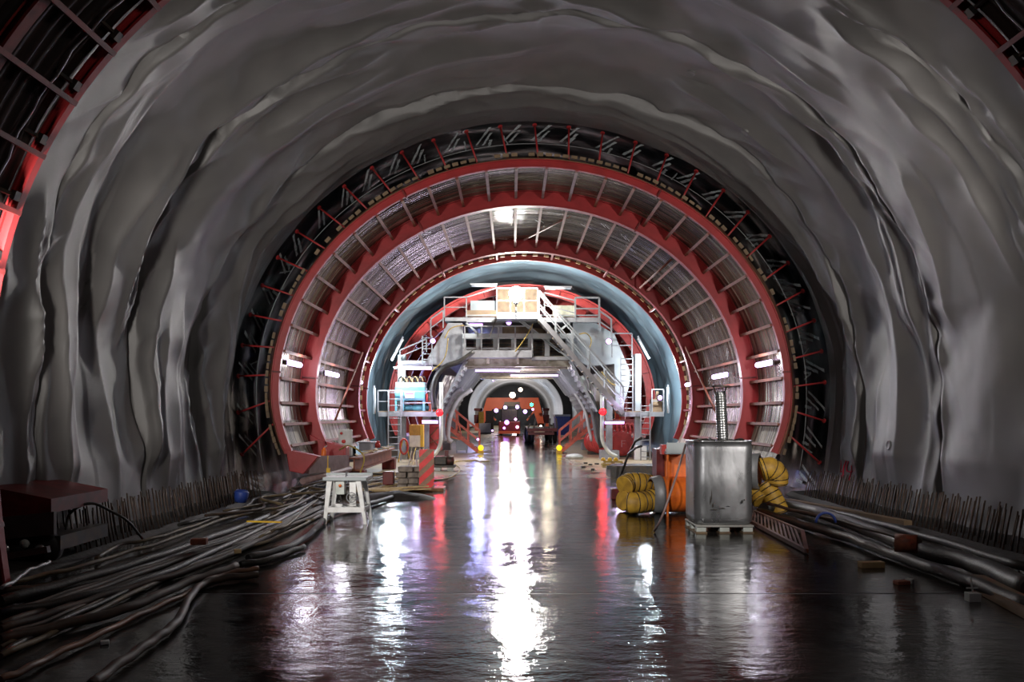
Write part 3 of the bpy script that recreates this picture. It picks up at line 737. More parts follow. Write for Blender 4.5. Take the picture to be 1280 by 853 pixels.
# standpipes
for nm, pts, lab in (('L', [(551.5,478),(551.5,520),(551.5,545),(550,556),(546,565),(540,571)], 'white standpipe bending to the floor left of the portal'),
                ('R', [(752.5,494),(752.5,530),(752.5,545),(755,556),(762,566),(771,571)], 'white standpipe bending to the floor right of the portal')):
    mb = MB(); mb.tube(spline([G(x, y, 31.6) for x, y in pts], 5), .075, 10); mb.v = [(v[0], v[1], max(v[2], .01)) for v in mb.v]
    solo('standpipe', mb, white_plastic, lab, 'pipe', 'white standpipes')
# big hoses in the portal throat
hs = [([(578,486),(566,494),(558,508),(554,522),(553,540),(556,552)], 33.5, .11, steel, 'grey corrugated hose curving down the left portal leg'),
      ([(590,487),(575,497),(566,512),(561,530),(560,548),(565,553)], 35.5, .10, white_plastic, 'pale hose behind the left portal leg'),
      ([(730,489),(738,496),(744,510),(748,525),(749,545),(752,560)], 33, .10, rubber, 'black hose sweeping down the right portal leg'),
      ([(722,489),(733,500),(740,515),(743,530),(746,548),(752,558)], 33.6, .08, steel, 'grey hose sweeping down the right portal leg'),
      ([(716,488),(724,500),(732,516),(736,535),(740,552)], 36, .07, white_plastic, 'thin pale hose behind the right portal leg')]
for pts, d, r, m_, lab in hs:
    mb = MB(); mb.tube(spline([G(x, y, d) for x, y in pts], 5), r, 8); mb.v = [(v[0], v[1], max(v[2], .01)) for v in mb.v]; solo('hose', mb, m_, lab, 'hose')
mb = MB(); mb.tube(spline([G(592,440,31.7), G(575,452,31.6), G(558,458,31.5), G(546,470,31.6), G(541,490,31.7), G(543,512,31.8)], 6), .10, 8); solo('cable_bundle', mb, rubber, 'black cable bundle drooping from the gantry above left portal corner', 'cable')
for k, (pts, m_, lab) in enumerate(((( (556,423),(562,412),(571,408),(580,407)), hose_yellow, 'yellow cable looped over the upper left side box'), (((560,423),(558,440),(553,452),(540,464)), hose_yellow, 'yellow cable hanging down the left side box'),
     (((724,418),(733,417),(739,425),(737,436)), hose_yellow, 'yellow hose loop on the right side box'), (((644,440),(655,425),(664,410),(666,405)), hose_yellow, 'yellow cable slanting across the girder windows'), (((752,465),(762,478),(770,482)), hose_yellow, 'yellow cable below the stair'))):
    mb = MB(); mb.tube(spline([G(x, y, 31.5 if k != 3 else 31.55) for x, y in pts], 5), .022, 6); solo('cable', mb, m_, lab, 'cable')
mb = MB(); mb.bar(G(612,421,31.4), G(620,399,31.4), .05); solo('pole', mb, steel_dark, 'dark pole slanting in front of the girder', 'pole')

stair_red = M('coral red stair paint', (.72,.16,.09), .45, 0, (.5,.10,.06), 5)
# red stairs inside the portal
def redstair(pts, d, label):
    (xt, yt), (xb, yb) = pts; a, b = G(xt, yt, d), G(xb, yb, d); b.z = .02
    t = thing('access_stair', b, label, 'stairs', 'red access stairs')
    for k in (0, 1):
        o_ = Vector((0, .9*k, 0)); mb = MB(); mb.bar(a+o_, b+o_, .07, .16); mb.build('stringer', stair_red, t)
        for hz in (1.0, .52):
            mb = MB(); mb.bar(a+o_+Vector((0,0,hz)), b+o_+Vector((0,0,hz)), .06); mb.build('handrail', stair_red, t)
        for q in range(4):
            p = a.lerp(b, q/3)+o_; mb = MB(); mb.bar(p, p+Vector((0,0,1.0)), .055); mb.build('post', stair_red, t)
    for q in range(8):
        p = a.lerp(b, (q+.3)/8); mb = MB(); mb.bb(p.x-.13, p.x+.13, p.y, p.y+.9, p.z-.015, p.z+.015); mb.build('tread', red_dark, t)
    mb = MB(); s_ = 1 if a.x > b.x else -1
    mb.bar(a+Vector((0,0,-.5)), a.lerp(b,.45)+Vector((0,0,-.1)), .07); mb.bar(a+Vector((-s_*.5,0,.7)), a.lerp(b,.5), .05); mb.build('brace', stair_red, t)
redstair(((556,531),(599,566)), 38, 'red steel stair leaning to the left leg of the portal'); redstair(((742,531),(700,566)), 38, 'orange red steel stair leaning to the right leg of the portal')
for px, lab in ((601, 'round yellow lamp at the foot of the left red stair'), (699, 'round yellow lamp at the foot of the right red stair')):
    c = G(px, 563.5, 37.6); t = thing('warning_lamp', (c.x, c.y, 0), lab, 'lamp', 'yellow warning lamps')
    mb = MB(); mb.lathe([(0,-.07),(.10,-.06),(.13,0),(.10,.06),(0,.07)], (c.x, c.y, .25), (0,1,0), 14); mb.build('lens', E('yellow lens %d' % px, (1,.75,.02), 1.2), t)
    mb = MB(); mb.bb(c.x-.13, c.x+.13, c.y-.05, c.y+.08, 0, .13); mb.build('battery_box', yellow, t)
a = G(570, 566, 38); b = G(584, 551, 38)
cb = thing('cabinet', (a.x, 38, 0), 'pale grey cabinet on legs under the left red stair', 'cabinet')
mb = MB(); mb.bb(a.x, b.x, 38, 38.4, .12, b.z); mb.build('body', steel_pale, cb, bevel=.01)
for x in (a.x+.03, b.x-.03): mb = MB(); mb.bb(x-.02, x+.02, 38, 38.3, 0, .12); mb.build('leg', steel, cb)
# yellow and white switch cabinet with red hose ring
a, b = G(511.5, 559, 30.5), G(529, 531, 30.5)
sc_ = thing('switch_cabinet', ((a.x+b.x)/2, 30.5, 0), 'yellow and white switch cabinet on posts below the left side platform', 'cabinet')
zm = G(0, 544.5, 30.5).z
mb = MB(); mb.bb(a.x, b.x-.1, 30.5, 30.8, zm, b.z); mb.build('upper_box', M('amber panel', (.62,.33,.05), .5), sc_, bevel=.01); mb = MB(); mb.bb(a.x, b.x-.1, 30.5, 30.8, a.z, zm); mb.build('lower_box', white_paint, sc_, bevel=.01)
mb = MB(); mb.bb(b.x-.1, b.x, 30.45, 30.85, a.z, b.z); mb.build('side_panel', yellow, sc_)
for x in (a.x+.04, b.x-.14): mb = MB(); mb.bb(x-.02, x+.02, 30.6, 30.66, 0, a.z); mb.build('leg', steel, sc_)
c = G(505, 558.5, 30.2)
rr = thing('hose_reel', (c.x, 30.2, 0), 'upright red hose ring standing left of the yellow and white switch cabinet', 'hose reel')
mb = MB(); mb.tube([(c.x+.14*math.cos(k*TAU/24), 30.2, c.z+.27*math.sin(k*TAU/24)) for k in range(25)], .035, 8); mb.build('ring', red_bright, rr)
for s_ in (-1, 1): mb = MB(); mb.bar((c.x+s_*.04, 30.2, c.z+.3), (c.x+s_*.22, 30.3, 0), .025); mb.build('leg', yellow, rr)
mb = MB(); mb.bb(c.x-.1, c.x+.1, 30.28, 30.34, .12, .42); mb.build('plate', steel_pale, rr)
for k in range(5):
    x = 515+k*5; mb = MB(); mb.tube(spline([G(x, 560, 30.4), G(x-2-k, 570, 29.5), Vector((G(x-5,0,28).x, 28.2, .03)), Vector((G(x-12,0,26).x, 26.3+k*.3, .03))], 5), .022, 6); mb.v = [(v[0], v[1], max(v[2], .005)) for v in mb.v]
    solo('cable', mb, (hose_tan, hose_yellow)[k % 2], 'thin cable trailing from the switch cabinet across the floor', 'cable', 'cables trailing from the switch cabinet')
# red trolley machinery behind on the left
a, b = G(529, 560, 33.2), G(548, 531, 33.2)
dr = thing('drive_unit', ((a.x+b.x)/2, 33.2, 0), 'red drive bogie under the left side platform', 'machine')
mb = MB(); mb.bb(a.x, b.x, 33.2, 35.2, .25, b.z); mb.build('housing', red_bright, dr, bevel=.05)
for s_ in (.3, 1.5): mb = MB(); mb.lathe([(0,0),(.25,0),(.25,.15),(0,.15)], (a.x+.2, 33.3+s_, .25), (1,0,0), 16); mb.build('wheel', red_dark, dr)
mb = MB(); mb.bar((a.x, 33.15, .6), (b.x, 33.15, b.z-.1), .06); mb.bar((a.x, 33.15, b.z-.2), (b.x, 33.15, .5), .06); mb.rod((a.x,33.12,.5), (b.x,33.12,.75), .03); mb.build('brace', primer, dr)
# red ribbed hose drum, right
c = G(772, 560, 34.5); dm = thing('hose_drum', (c.x, 34.5, 0), 'red ribbed drum lying beside the right portal leg', 'drum')
prof_ = [(0,0),(.42,0),(.50,.05)]
for k in range(12): prof_ += [(.50,.05+k*.24),(.50,.13+k*.24),(.44,.15+k*.24),(.44,.27+k*.24)]
prof_ += [(.5,3.05),(0,3.05)]
mb = MB(); ax = Vector((-.30,1,0)).normalized(); o0 = Vector((c.x+.15, 34.0, .56)); mb.lathe(prof_, o0, ax, 28, False); mb.build('barrel', red_bright, dm)
mb = MB(); q = o0-ax*.012; u = Vector((1,.3,0)).normalized()
mb.bar(q+u*-.06+Vector((0,0,-.14)), q+u*-.06+Vector((0,0,.14)), .012, .06, up=ax); mb.bar(q+u*-.06+Vector((0,0,.12)), q+u*.12+Vector((0,0,.12)), .012, .05, up=ax); mb.bar(q+u*-.06, q+u*.08, .012, .05, up=ax)
mb.build('letter', M('pink letter paint', (.85,.55,.55), .6), dm)
for y in (34.2, 36.4): mb = MB(); mb.bb(c.x-.35-(y-34)*.3, c.x+.6-(y-34)*.3, y, y+.12, 0, .14); mb.build('skid', steel_dark, dm)
for k in range(7):
    x = 757+k*5.5; mb = MB(); cc = G(x, 536+k*.6, 35.4+k*.1)
    mb.tube([(cc.x+.20*math.cos(j*TAU/16)*.6, cc.y+.05*math.sin(j*TAU/16), cc.z+.34*math.sin(j*TAU/16)) for j in range(17)], .055, 6); solo('hose_coil', mb, red_bright, 'red hose coil hanging above the ribbed drum', 'hose', 'red hose coils over the drum')
mb = MB(); a = G(750, 524, 36.4); mb.bb(a.x, a.x+1.6, 36.4, 37, 1.15, 1.55); mb.bb(a.x, a.x+.1, 36.5, 36.7, 0, 1.2); mb.bb(a.x+1.5, a.x+1.6, 36.5, 36.7, 0, 1.2); solo('drum_frame', mb, red, 'red frame behind the hanging hose coils', 'frame')
for k, (x, y) in enumerate(((763,506),(769,512),(756,518),(775,518))):
    mb = MB(); cc = G(x, y, 33.3); mb.rod(cc, cc+Vector((0,0,-.35)), .02); mb.lathe([(0,0),(.06,0),(.06,.06),(0,.06)], cc, (0,0,1), 8); solo('valve', mb, orange, 'orange valve hand knob above the red coils', 'valve', 'orange valves')

# ------------------------------------------------------------------ far traffic
def wheel(mb, c, r, w_): mb.lathe([(0,0),(r*.6,0),(r*.65,.02),(r,.03),(r,w_-.03),(r*.65,w_),(0,w_)], c, (1,0,0), 18)
a, b = G(657, 0, 50), G(699, 0, 50)
tr = thing('flatbed_trailer', ((a.x+b.x)/2, 50, 0), 'dark low trailer with red frame parked at the right inside the tunnel', 'trailer')
mb = MB(); mb.bb(a.x+.1, b.x-.1, 50, 58, .75, .95); mb.build('bed', mud_red, tr); mb = MB(); mb.bb(a.x+.15, b.x-.3, 49.9, 50, .55, .72); mb.build('bumper', mud_red, tr)
for x in (a.x+.02, a.x+.3, b.x-.62, b.x-.34):
    for y in (51, 56.5): mb = MB(); wheel(mb, (x, y, .45), .45, .24); mb.build('wheel', tyre, tr)
for k, x in enumerate((a.x+.15, a.x+.5, b.x-.9, b.x-.6, b.x-.3, b.x-.1)):
    mb = MB(); mb.bar((x, 50.1, .95), (x+random.uniform(-.2,.2), 50.1, 1.25+.3*(k % 2)), .09); mb.build('stake', steel_dark, tr)
# orange crane portal
d = 96; cr = thing('portal_crane', (0, d, 0), 'orange red portal crane frame spanning the far roadway', 'crane')
q = lambda x, y: G(560+x/7.756, 460+y/7.756, d)
mb = MB(); mb.prism([q(375,290), q(875,290), q(903,400), q(715,400), q(690,345), q(545,345), q(520,400), q(345,400)], (0, 1.5, 0)); mb.build('crossbeam', orange_far, cr)
mb = MB(); A = [q(345,400), q(430,400), q(345,545), q(300,545)]; mb.prism(A, (0, 1.5, 0)); mb.build('leg', orange_far, cr)
mb = MB(); mb.prism([q(903,400), q(945,600), q(890,600), q(825,400)], (0, 1.5, 0)); mb.build('leg', orange_far, cr)
for x in (310, 925): mb = MB(); c = q(x, 580); mb.bb(c.x-.6, c.x+.6, d, d+1.6, 0, q(0, 540).z); mb.build('foot', orange_far, cr)
for x in (375, 825):
    mb = MB(); mb.bar(q(x+10, 420), q(x-60 if x > 500 else x+90, 510), .18); mb.build('brace', orange_far, cr)
mb = MB(); mb.bar(q(545,352), q(695,352), .3, .5); mb.build('hoist_beam', steel_dark, cr)
for x0, x1, y0, y1 in ((245,330,390,540),(925,990,390,540)):
    a, b = q(x0, y1), q(x1, y0); t = thing('side_cabin', ((a.x+b.x)/2, d+2, 0), 'dark red cabin frame on the %s of the orange crane' % ('left' if x0 < 500 else 'right'), 'cabin')
    mb = MB()
    for z0, z1 in ((a.z, a.z+1.0), (b.z-.3, b.z)): mb.bb(a.x, b.x, d+2, d+3.5, z0, z1)
    mb.build('body', mud_red, t); mb = MB(); mb.bb(a.x+.1, b.x-.1, d+2.4, d+3.2, a.z+1, b.z-.3); mb.build('window', ringcon, t); mb = MB(); mb.bb(a.x+.2, b.x-.2, d+2.4, d+2.8, 0, a.z); mb.build('leg', steel_dark, t)
def fl_(x, y, d, r, em, lab): return ball(560+x/7.756, 460+y/7.756, d, r*.8, em, lab, group='far tunnel lamps')
EV2 = E('far violet lamp', (.62,.35,1), 6)
fl_(625, 265, 94, .42, E_warm, 'big warm white lamp on top of the orange crane'); fl_(703, 212, 100, .3, E_warm, 'smaller warm lamp hanging above and right of the crane lamp'); fl_(555, 385, 94, .26, EV2, 'violet lamp left under the crane crossbeam')
fl_(672, 380, 94, .26, EV2, 'violet lamp right under the crane crossbeam'); fl_(468, 415, 94, .28, EV2, 'violet lamp by the left crane leg'); fl_(748, 425, 94, .28, EV2, 'violet lamp near the right crane leg'); fl_(822, 403, 94, .18, E_violet, 'small violet lamp on the right crane leg')
fl_(810, 357, 92, .22, E_green, 'green signal lamp on the right of the crane crossbeam'); fl_(290, 695, 37.6, .07, E_violet, 'tiny violet lamp on the left red stair foot'); fl_(900, 565, 92, .15, E_warm, 'small warm lamp low on the right crane leg'); fl_(430, 610, 80, .12, E_violet, 'tiny violet lamp low left of the far vehicle'); fl_(437, 125, 44, .05, E_violet, 'tiny violet lamp under the back edge of the soffit')
# far vehicle
a, b = G(560+490/7.756, 0, 72), G(560+700/7.756, 0, 72); cx = (a.x+b.x)/2
vh = thing('works_vehicle', (cx, 72, 0), 'dark works vehicle with violet headlamps far down the roadway', 'vehicle')
mb = MB(); mb.bb(a.x, b.x, 72, 78, .35, 1.2); mb.build('body', red_dark, vh, bevel=.05); mb = MB(); mb.bb(a.x+.2, b.x-.2, 72.5, 77, 1.2, 2.3); mb.build('cab', steel_dark, vh, bevel=.08)
mb = MB(); mb.bb(a.x, b.x, 71.9, 72, .15, .38); mb.build('bumper', orange_far, vh)
for x in (a.x+.05, b.x-.35): mb = MB(); wheel(mb, (x, 72.8, .4), .4, .28); mb.build('wheel', tyre, vh)
for x, y, r in ((570,530,.20),(545,585,.11),(655,500,.11),(672,575,.13)):
    c = G(560+x/7.756, 460+y/7.756, 71.9); mb = MB(); mb.lathe([(0,-.04),(r,0),(r,.05),(0,.05)], c, (0,1,0), 14); mb.build('headlamp', E('vehicle lamp %d' % x, (1,.55,.95) if x > 600 else (.6,.25,1), 5), vh)
# container, men height props, clutter far left
a, b = G(696, 0, 62), G(711, 0, 62)
ct = thing('skip_container', ((a.x+b.x)/2, 62, 0), 'blue steel container against the right side inside the tunnel', 'container')
mb = MB(); mb.prism([(a.x,62,.25),(b.x,62,.25),(b.x+.1,62,1.7),(a.x-.1,62,1.7)], (0,3,0)); mb.build('body', blue_dark, ct); mb = MB(); mb.bb(a.x-.14, b.x+.14, 61.95, 65.05, 1.65, 1.8); mb.build('rim', steel_pale, ct)
for x in (a.x+.1, b.x-.1): mb = MB(); mb.bb(x-.05, x+.05, 62, 65, 0, .25); mb.build('skid', steel_dark, ct)
a = G(601.5, 0, 80)
for x, y, m_, w_, h, lab in ((601.5, 80, yellow, .5, 2.1, 'tall yellow box post left of the far roadway'), (606, 78, white_paint, 1.1, 1.0, 'small white box left of the far roadway'), (612, 84, steel_dark, .8, 2.2, 'dark cabinet left of the far roadway')):
    c = G(x, 0, y); t = thing('roadside_box', (c.x, y, 0), lab, 'box'); mb = MB(); mb.bb(c.x-w_/2, c.x+w_/2, y, y+.5, .12, h); mb.build('body', m_, t, bevel=.03); mb = MB(); mb.bb(c.x-w_/2-.05, c.x+w_/2+.05, y-.05, y+.55, 0, .12); mb.build('plinth', steel_dark, t)
# ------------------------------------------------------------------ starter bars along both footings
bar_mb = MB(); bar_mb.tube([(0,0,-.12),(0,0,.15),(.006,.0,.34),(.012,0,.50)], .011, 6)
bar0 = bar_mb.build('starter_bar', iron, origin=(0,0,0)); used = [False]
def starter(x, y, z, sx, h, lean, tw, label, group):
    if used[0]: o = bar0.copy(); C.objects.link(o)
    else: o = bar0; used[0] = True
    o.location = (x, y, z); o.scale = (1, 1, h); o.rotation_euler = (tw, lean*sx, 0); tag(o, label, 'rebar', group)
for sx, side in ((-1, 'left'), (1, 'right')):
    for row, xr in ((0, 5.62), (1, 5.82)):
        y = (9.95 if sx < 0 else 8.9)+row*.07
        while y < 17.2:
            starter(sx*(xr+random.uniform(-.02,.02)), y, .10, sx, random.uniform(.80,1.05), random.uniform(.20,.27), random.uniform(-.05,.05)-.12,
                'thin rusty starter bar in the %s row leaning towards the %s fleece wall' % (('front','back')[row], side), '%s row of starter bars, %s side' % (('front','back')[row], side))
            y += random.uniform(.105,.135)

# ------------------------------------------------------------------ hoses and pipes on the floor
def floor_hose(pts, r, mat, label, cat='hose', group=None, name='hose', n=8, z=None, k=5):
    P = spline([FP(x, y, z if z is not None else r) for x, y in pts], k)
    for i, p in enumerate(P): p.z += .006*math.sin(i*1.3)
    mb = MB(); mb.tube(P, r, n); return solo(name, mb, mat, label, cat, group)
HL = [
 ([(120,699),(148,682),(185,675),(220,665),(261,651),(299,637),(343,627),(372,616),(408,604),(440,598)], .032, hose_tan, .05, 'tan cable snaking closest to the left starter bars'),
 ([(0,732),(50,720),(103,708),(160,690),(206,677),(275,651),(330,638),(360,632),(420,612),(455,604)], .035, hose_tan, .05, 'muddy tan cable second from the left starter bars'),
 ([(0,752),(90,728),(172,704),(240,681),(326,650),(380,630)], .07, rubber, .07, 'thick black pipe below the two tan cables'),
 ([(0,766),(80,752),(172,728),(240,702),(326,662),(352,650),(404,624),(470,606)], .055, rubber, .06, 'long black hose running the full length on the left'),
 ([(0,787),(60,768),(120,748),(180,730),(240,711),(300,688),(357,660),(405,640)], .045, hose_brown, .05, 'dark brown hose in the middle of the left bundle'),
 ([(0,800),(69,784),(148,764),(190,748),(234,728),(265,718),(295,708)], .060, hose_brown, .06, 'thick rusty brown hose ending beside the orange tipped hose'),
 ([(0,850),(30,838),(69,818),(120,795),(165,773),(205,755),(240,739),(261,725),(295,715),(323,711)], .036, M('orange brown hose', (.22,.10,.05), .42, 0, (.07,.05,.04), 2), .04, 'brown hose with an orange tipped free end'),
 ([(113,858),(140,836),(172,814),(196,797),(213,785),(226,770),(234,752),(247,735),(262,727),(290,722),(323,719)], .050, hose_brown, .05, 'dark hose bending in an S nearest the roadway'),
 ([(310,698),(345,689),(370,680),(392,664),(403,652),(423,640),(455,632),(490,622)], .060, rubber, .06, 'thick black hose passing under the white saw stand'),
 ([(300,706),(335,700),(362,690),(380,684)], .05, rubber, .05, 'short black hose stub beside the brown hose ends'),
 ([(325,672),(350,660),(375,652),(392,650)], .03, hose_tan, .04, 'short tan cable left of the saw stand'),
 ([(330,652),(352,640),(378,622),(392,606),(405,600)], .028, hose_tan, .12, 'tan cable curving up towards the red girder'),
 ([(340,664),(362,655),(378,640),(402,622),(430,610),(470,602)], .03, hose_tan, .10, 'tan cable looping behind the white saw stand'),
 ([(340,642),(375,630),(400,616),(430,607),(480,600)], .04, hose_brown, .12, 'brown hose behind the saw stand'),
 ([(350,625),(380,612),(415,600),(450,594),(490,592)], .035, rubber, .16, 'black cable by the foot of the left shutter'),
 ([(352,633),(364,618),(372,605),(378,598)], .02, hose_tan, .04, 'thin tan hose rising to the shutter foot'),
]
for pts, r, m_, z, lab in HL: floor_hose(pts, r*.72, m_, lab, z=z)
for q in range(10):    # more thin lines of the left bundle
    f = q/10; pts = [(x*1.0, 0) for x in ()]; base = [(0,742+9*q+3*(q%3)), (70,733+6.2*q), (150,712+4.2*q), (230,690+2.6*q), (300,668+2.2*q), (350,650+2.0*q), (400,628+1.6*q)]
    floor_hose([(x, y+random.uniform(-3,3)) for x, y in base], random.choice((.018,.024,.03)), random.choice((rubber,hose_brown,hose_brown,hose_tan)), 'thin muddy line among the dark hoses of the left bundle', 'hose', 'thin lines in the left hose bundle', z=.03)
for k in range(9):
    y0 = 12.5+k*.6; x0 = -4.9+.12*k
    mb = MB(); mb.tube(spline([(x0+random.uniform(-.6,.6), y0+i*1.3, .05+.05*random.random()+.03*k%.1) for i in range(5)], 5), random.choice((.018,.025,.03)), 6)
    solo('cable', mb, random.choice((hose_tan, hose_brown, hose_yellow, rubber)), 'muddy cable in the tangle beside the left shutter', 'cable', 'tangled cables left of the saw stand')
mb = MB(); mb.tube(spline([G(82,668,9.9), G(86,645,10.0), G(100,633,10.0), G(118,630,10.1), G(140,640,10.3), G(160,652,10.5), FP(180,676,.02)], 6), .018, 6); solo('cable', mb, rubber, 'black cable arching up in front of the left starter bars', 'cable')
HR = [([(955,636),(985,633),(1020,640),(1060,653),(1100,668),(1145,686),(1201,700),(1240,714),(1290,738)], .115, rubber, .12, 'very thick dark pipe curving along the right footing'),
 ([(948,640),(985,650),(1018,660),(1060,672),(1089,683),(1130,698),(1173,713),(1225,732),(1290,760)], .075, rubber, .08, 'dark pipe on the roadway side of the right bundle'),
 ([(975,625),(1010,633),(1060,645),(1110,658),(1180,678),(1290,712)], .06, rubber, .07, 'black pipe pressed against the right starter bars'),
 ([(960,630),(1000,640),(1045,650),(1095,664),(1150,678)], .03, hose_brown, .25, 'brown cable lying on the thick right pipe')]
for pts, r, m_, z, lab in HR: floor_hose(pts, r*.85, m_, lab, z=z, name='pipe' if r > .05 else 'cable', cat='pipe' if r > .05 else 'cable', n=14)
mb = MB(); mb.bar(FP(985,626,.1), FP(1135,654,.1), .14, .07); solo('timber_plank', mb, wood, 'long weathered plank beside the right starter bars', 'plank')
a, b = FP(1214,724,.05), FP(1300,768,.05); mb = MB(); mb.bar(a, b, .24, .09); solo('timber_plank', mb, wood, 'muddy plank at the bottom right edge beside the pipes', 'plank')
# open steel lattice lying on the floor
a, b = FP(940,643,.1), FP(1008,680,.05); c = FP(1003,664,.1)
lg = thing('lattice_girder', ((a.x+b.x)/2, (a.y+b.y)/2, 0), 'greyish steel lattice girder lying right of the metal tank', 'girder')
A0, A1 = FP(938,648,.05), FP(1010,690,.05); B0, B1 = FP(948,636,.42), FP(1004,664,.36)
A0, A1 = FP(938,652,.04), FP(1008,689,.04); B0 = FP(943,640,.12); B1 = FP(1003,665,.12)
for p, q in ((A0, A1), (B0, B1), (A1, B1)): mb = MB(); mb.bar(p, q, .05, .05); mb.build('rail', bracket if p is not A1 else primer, lg)
for k in range(13):
    mb = MB(); mb.bar(A0.lerp(A1, (k+.2)/13), B0.lerp(B1, max(0,(k-.8)/13)), .025, .04); mb.build('rung', bracket, lg)

# ------------------------------------------------------------------ saw table
st = thing('saw_table', FP(432,656,0), 'white steel table saw stand on the wet floor by the left hoses', 'saw')
d0 = FP(432,656).y; s_ = d0/F; X = lambda px: CX+(px-VX)*s_
z0 = CZ+(VY-597)*s_
mb = MB(); mb.bb(X(404), X(458), d0-.02, d0+.55, z0-.05, z0); mb.build('table_top', white_paint, st, bevel=.006)
mb = MB(); mb.bb(X(404), X(458), d0-.03, d0-.02, z0-.05, z0+.005); mb.build('fence', steel_pale, st)
mb = MB(); mb.bb(X(398), X(458), d0+.551, d0+.61, z0-.03, z0+.03); mb.build('guide_rail', steel_pale, st)
for dx, y in ((0, d0), (0, d0+.5)):
    for sg, (xt, xb) in ((-1, (411,406)), (1, (447,457))):
        mb = MB(); mb.prism([(X(xt)-.035, y, z0-.05), (X(xt)+.05, y, z0-.05), (X(xb)+.02, y, 0), (X(xb)-.03, y, 0)], (0, .05, 0)); mb.build('leg', white_paint, st, bevel=.005)
zc = CZ+(VY-637)*s_
for y in (d0-.005, d0+.5): mb = MB(); mb.bb(X(408), X(455), y, y+.035, zc-.05, zc+.03); mb.build('crossbar', white_paint, st)
for x in (X(409), X(454)): mb = MB(); mb.bb(x-.02, x+.02, d0, d0+.5, zc-.04, zc+.02); mb.build('crossbar', white_paint, st)
mb = MB(); mb.bb(X(436), X(444), d0+.05, d0+.1, z0-.45, z0-.05); mb.build('support', white_paint, st)
mb = MB(); mb.bb(X(419), X(430), d0+.02, d0+.16, z0-.27, z0-.07); sb_ = mb.build('switch_box', white_plastic, st, bevel=.006)
mb = MB(); mb.lathe([(0,-.02),(.022,-.02),(.022,.01),(0,.01)], (X(425), d0+.01, z0-.13), (0,1,0), 12); mb.build('stop_button', orange, sb_)
mb = MB(); mb.lathe([(0,0),(.10,0),(.11,.10),(.10,.22),(0,.22)], (X(429), d0+.18, z0-.28), (.2,1,0), 16); mb.build('motor', steel_dark, st)
c = Vector((X(440), d0-.05, z0-.31)); hw = MB(); hw.tube([c+Vector((.075*math.cos(k*TAU/20), 0, .075*math.sin(k*TAU/20))) for k in range(21)], .009, 6)
for k in range(3): hw.rod(c, c+Vector((.075*math.cos(k*2.1), 0, .075*math.sin(k*2.1))), .008, 6)
hw.rod(c, c+Vector((0,.12,0)), .015); hw.rod(c+Vector((.07,0,.02)), c+Vector((.07,-.06,.02)), .009); hw.build('handwheel', steel, st)
mb = MB(); mb.tube(spline([(X(424),d0+.05,z0-.27),(X(426),d0+.02,z0-.36),(X(421),d0+.05,z0-.40),(X(424),d0+.12,z0-.30)],5), .007, 5); mb.build('power_cord', rubber, st)
mb = MB(); mb.lathe([(0,-.003),(.10,-.002),(.10,.002),(0,.003)], (X(429), d0+.25, z0-.02), (1,0,0), 24, False); mb.build('saw_blade', steel, st)

# ------------------------------------------------------------------ metal tank on a pallet with spiral duct
d1 = 12.0; q = d1/F; XT = lambda px: CX+(px-VX)*q; x0, x1 = CX+(855-VX)*12.8/F, XT(943.5); zt, zb = 1.34, .125
pl = thing('pallet', ((x0+x1)/2, d1+.45, 0), 'pale battered pallet under the metal tank', 'pallet')
for k in range(3):
    xx = (x0+.09)+(x1-x0-.18)*k/2
    for y in (d1+.02, d1+.35, d1+.68):
        mb = MB(); mb.bb(xx-.07, xx+.07, y, y+.12, .02, .09); mb.build('block', white_plastic, pl, bevel=.008)
    mb = MB(); mb.bb(xx-.08, xx+.08, d1, d1+.8, 0, .02); mb.build('runner', wood, pl)
mb = MB(); mb.bb(x0+.01, x1-.01, d1, d1+.8, .09, .12); mb.build('deck', M('grey pallet deck', (.4,.39,.36), .6), pl, bevel=.008)
tk = thing('metal_tank', ((x0+x1)/2, d1+.5, zb), 'scuffed bare aluminium square tank with rounded corners standing on a pallet', 'tank')
def rrect(cx, cy, hx, hy, r, z, n=8):
    out = []
    for k, (sx, sy) in enumerate(((1,1),(-1,1),(-1,-1),(1,-1))):
        for i in range(n+1):
            a = math.pi/2*(k+i/n); out.append((cx+sx*(hx-r)+r*math.cos(a), cy+sy*(hy-r)+r*math.sin(a), z))
    return out
def loops(mb, L, smooth=True):
    n = len(L[0]); o = len(mb.v)
    for l in L: mb.v.extend(l)
    mb.smooth = smooth
    for i in range(len(L)-1):
        for k in range(n): mb.face([o+i*n+k, o+i*n+(k+1) % n, o+(i+1)*n+(k+1) % n, o+(i+1)*n+k])
    mb.smooth = False; return mb
cx, cy = (x0+x1)/2, d1+.4; hx = (x1-x0)/2
def dented(hx_, hy_, z, r=.16):
    return [(x+.004*noise.noise((x*3, y*3, z*3)), y+.022*noise.noise((x*2.2+3, y*2, z*2.0)), z) for x, y, z in rrect(cx, cy, hx_, hy_, r, z)]
mb = MB(); L = [dented(hx-.05,.36,zb)]+[dented(hx-.006*(k == 0 or k == 16), (.4)-.006*(k == 0 or k == 16), zb+.03+(zt-zb-.05)*k/16) for k in range(17)]
L += [rrect(cx,cy,hx+.008,.408,.165,zt-.018), rrect(cx,cy,hx+.008,.408,.165,zt), rrect(cx,cy,hx-.03,.37,.14,zt), rrect(cx,cy,hx-.03,.37,.14,zt-.16), rrect(cx,cy,.01,.01,.005,zt-.16)]
loops(mb, L); mb.build('body', sheetmetal, tk)
mb = MB(); pz = [(.02,.28),(.30,.42),(.28,.34),(.34,.24)]
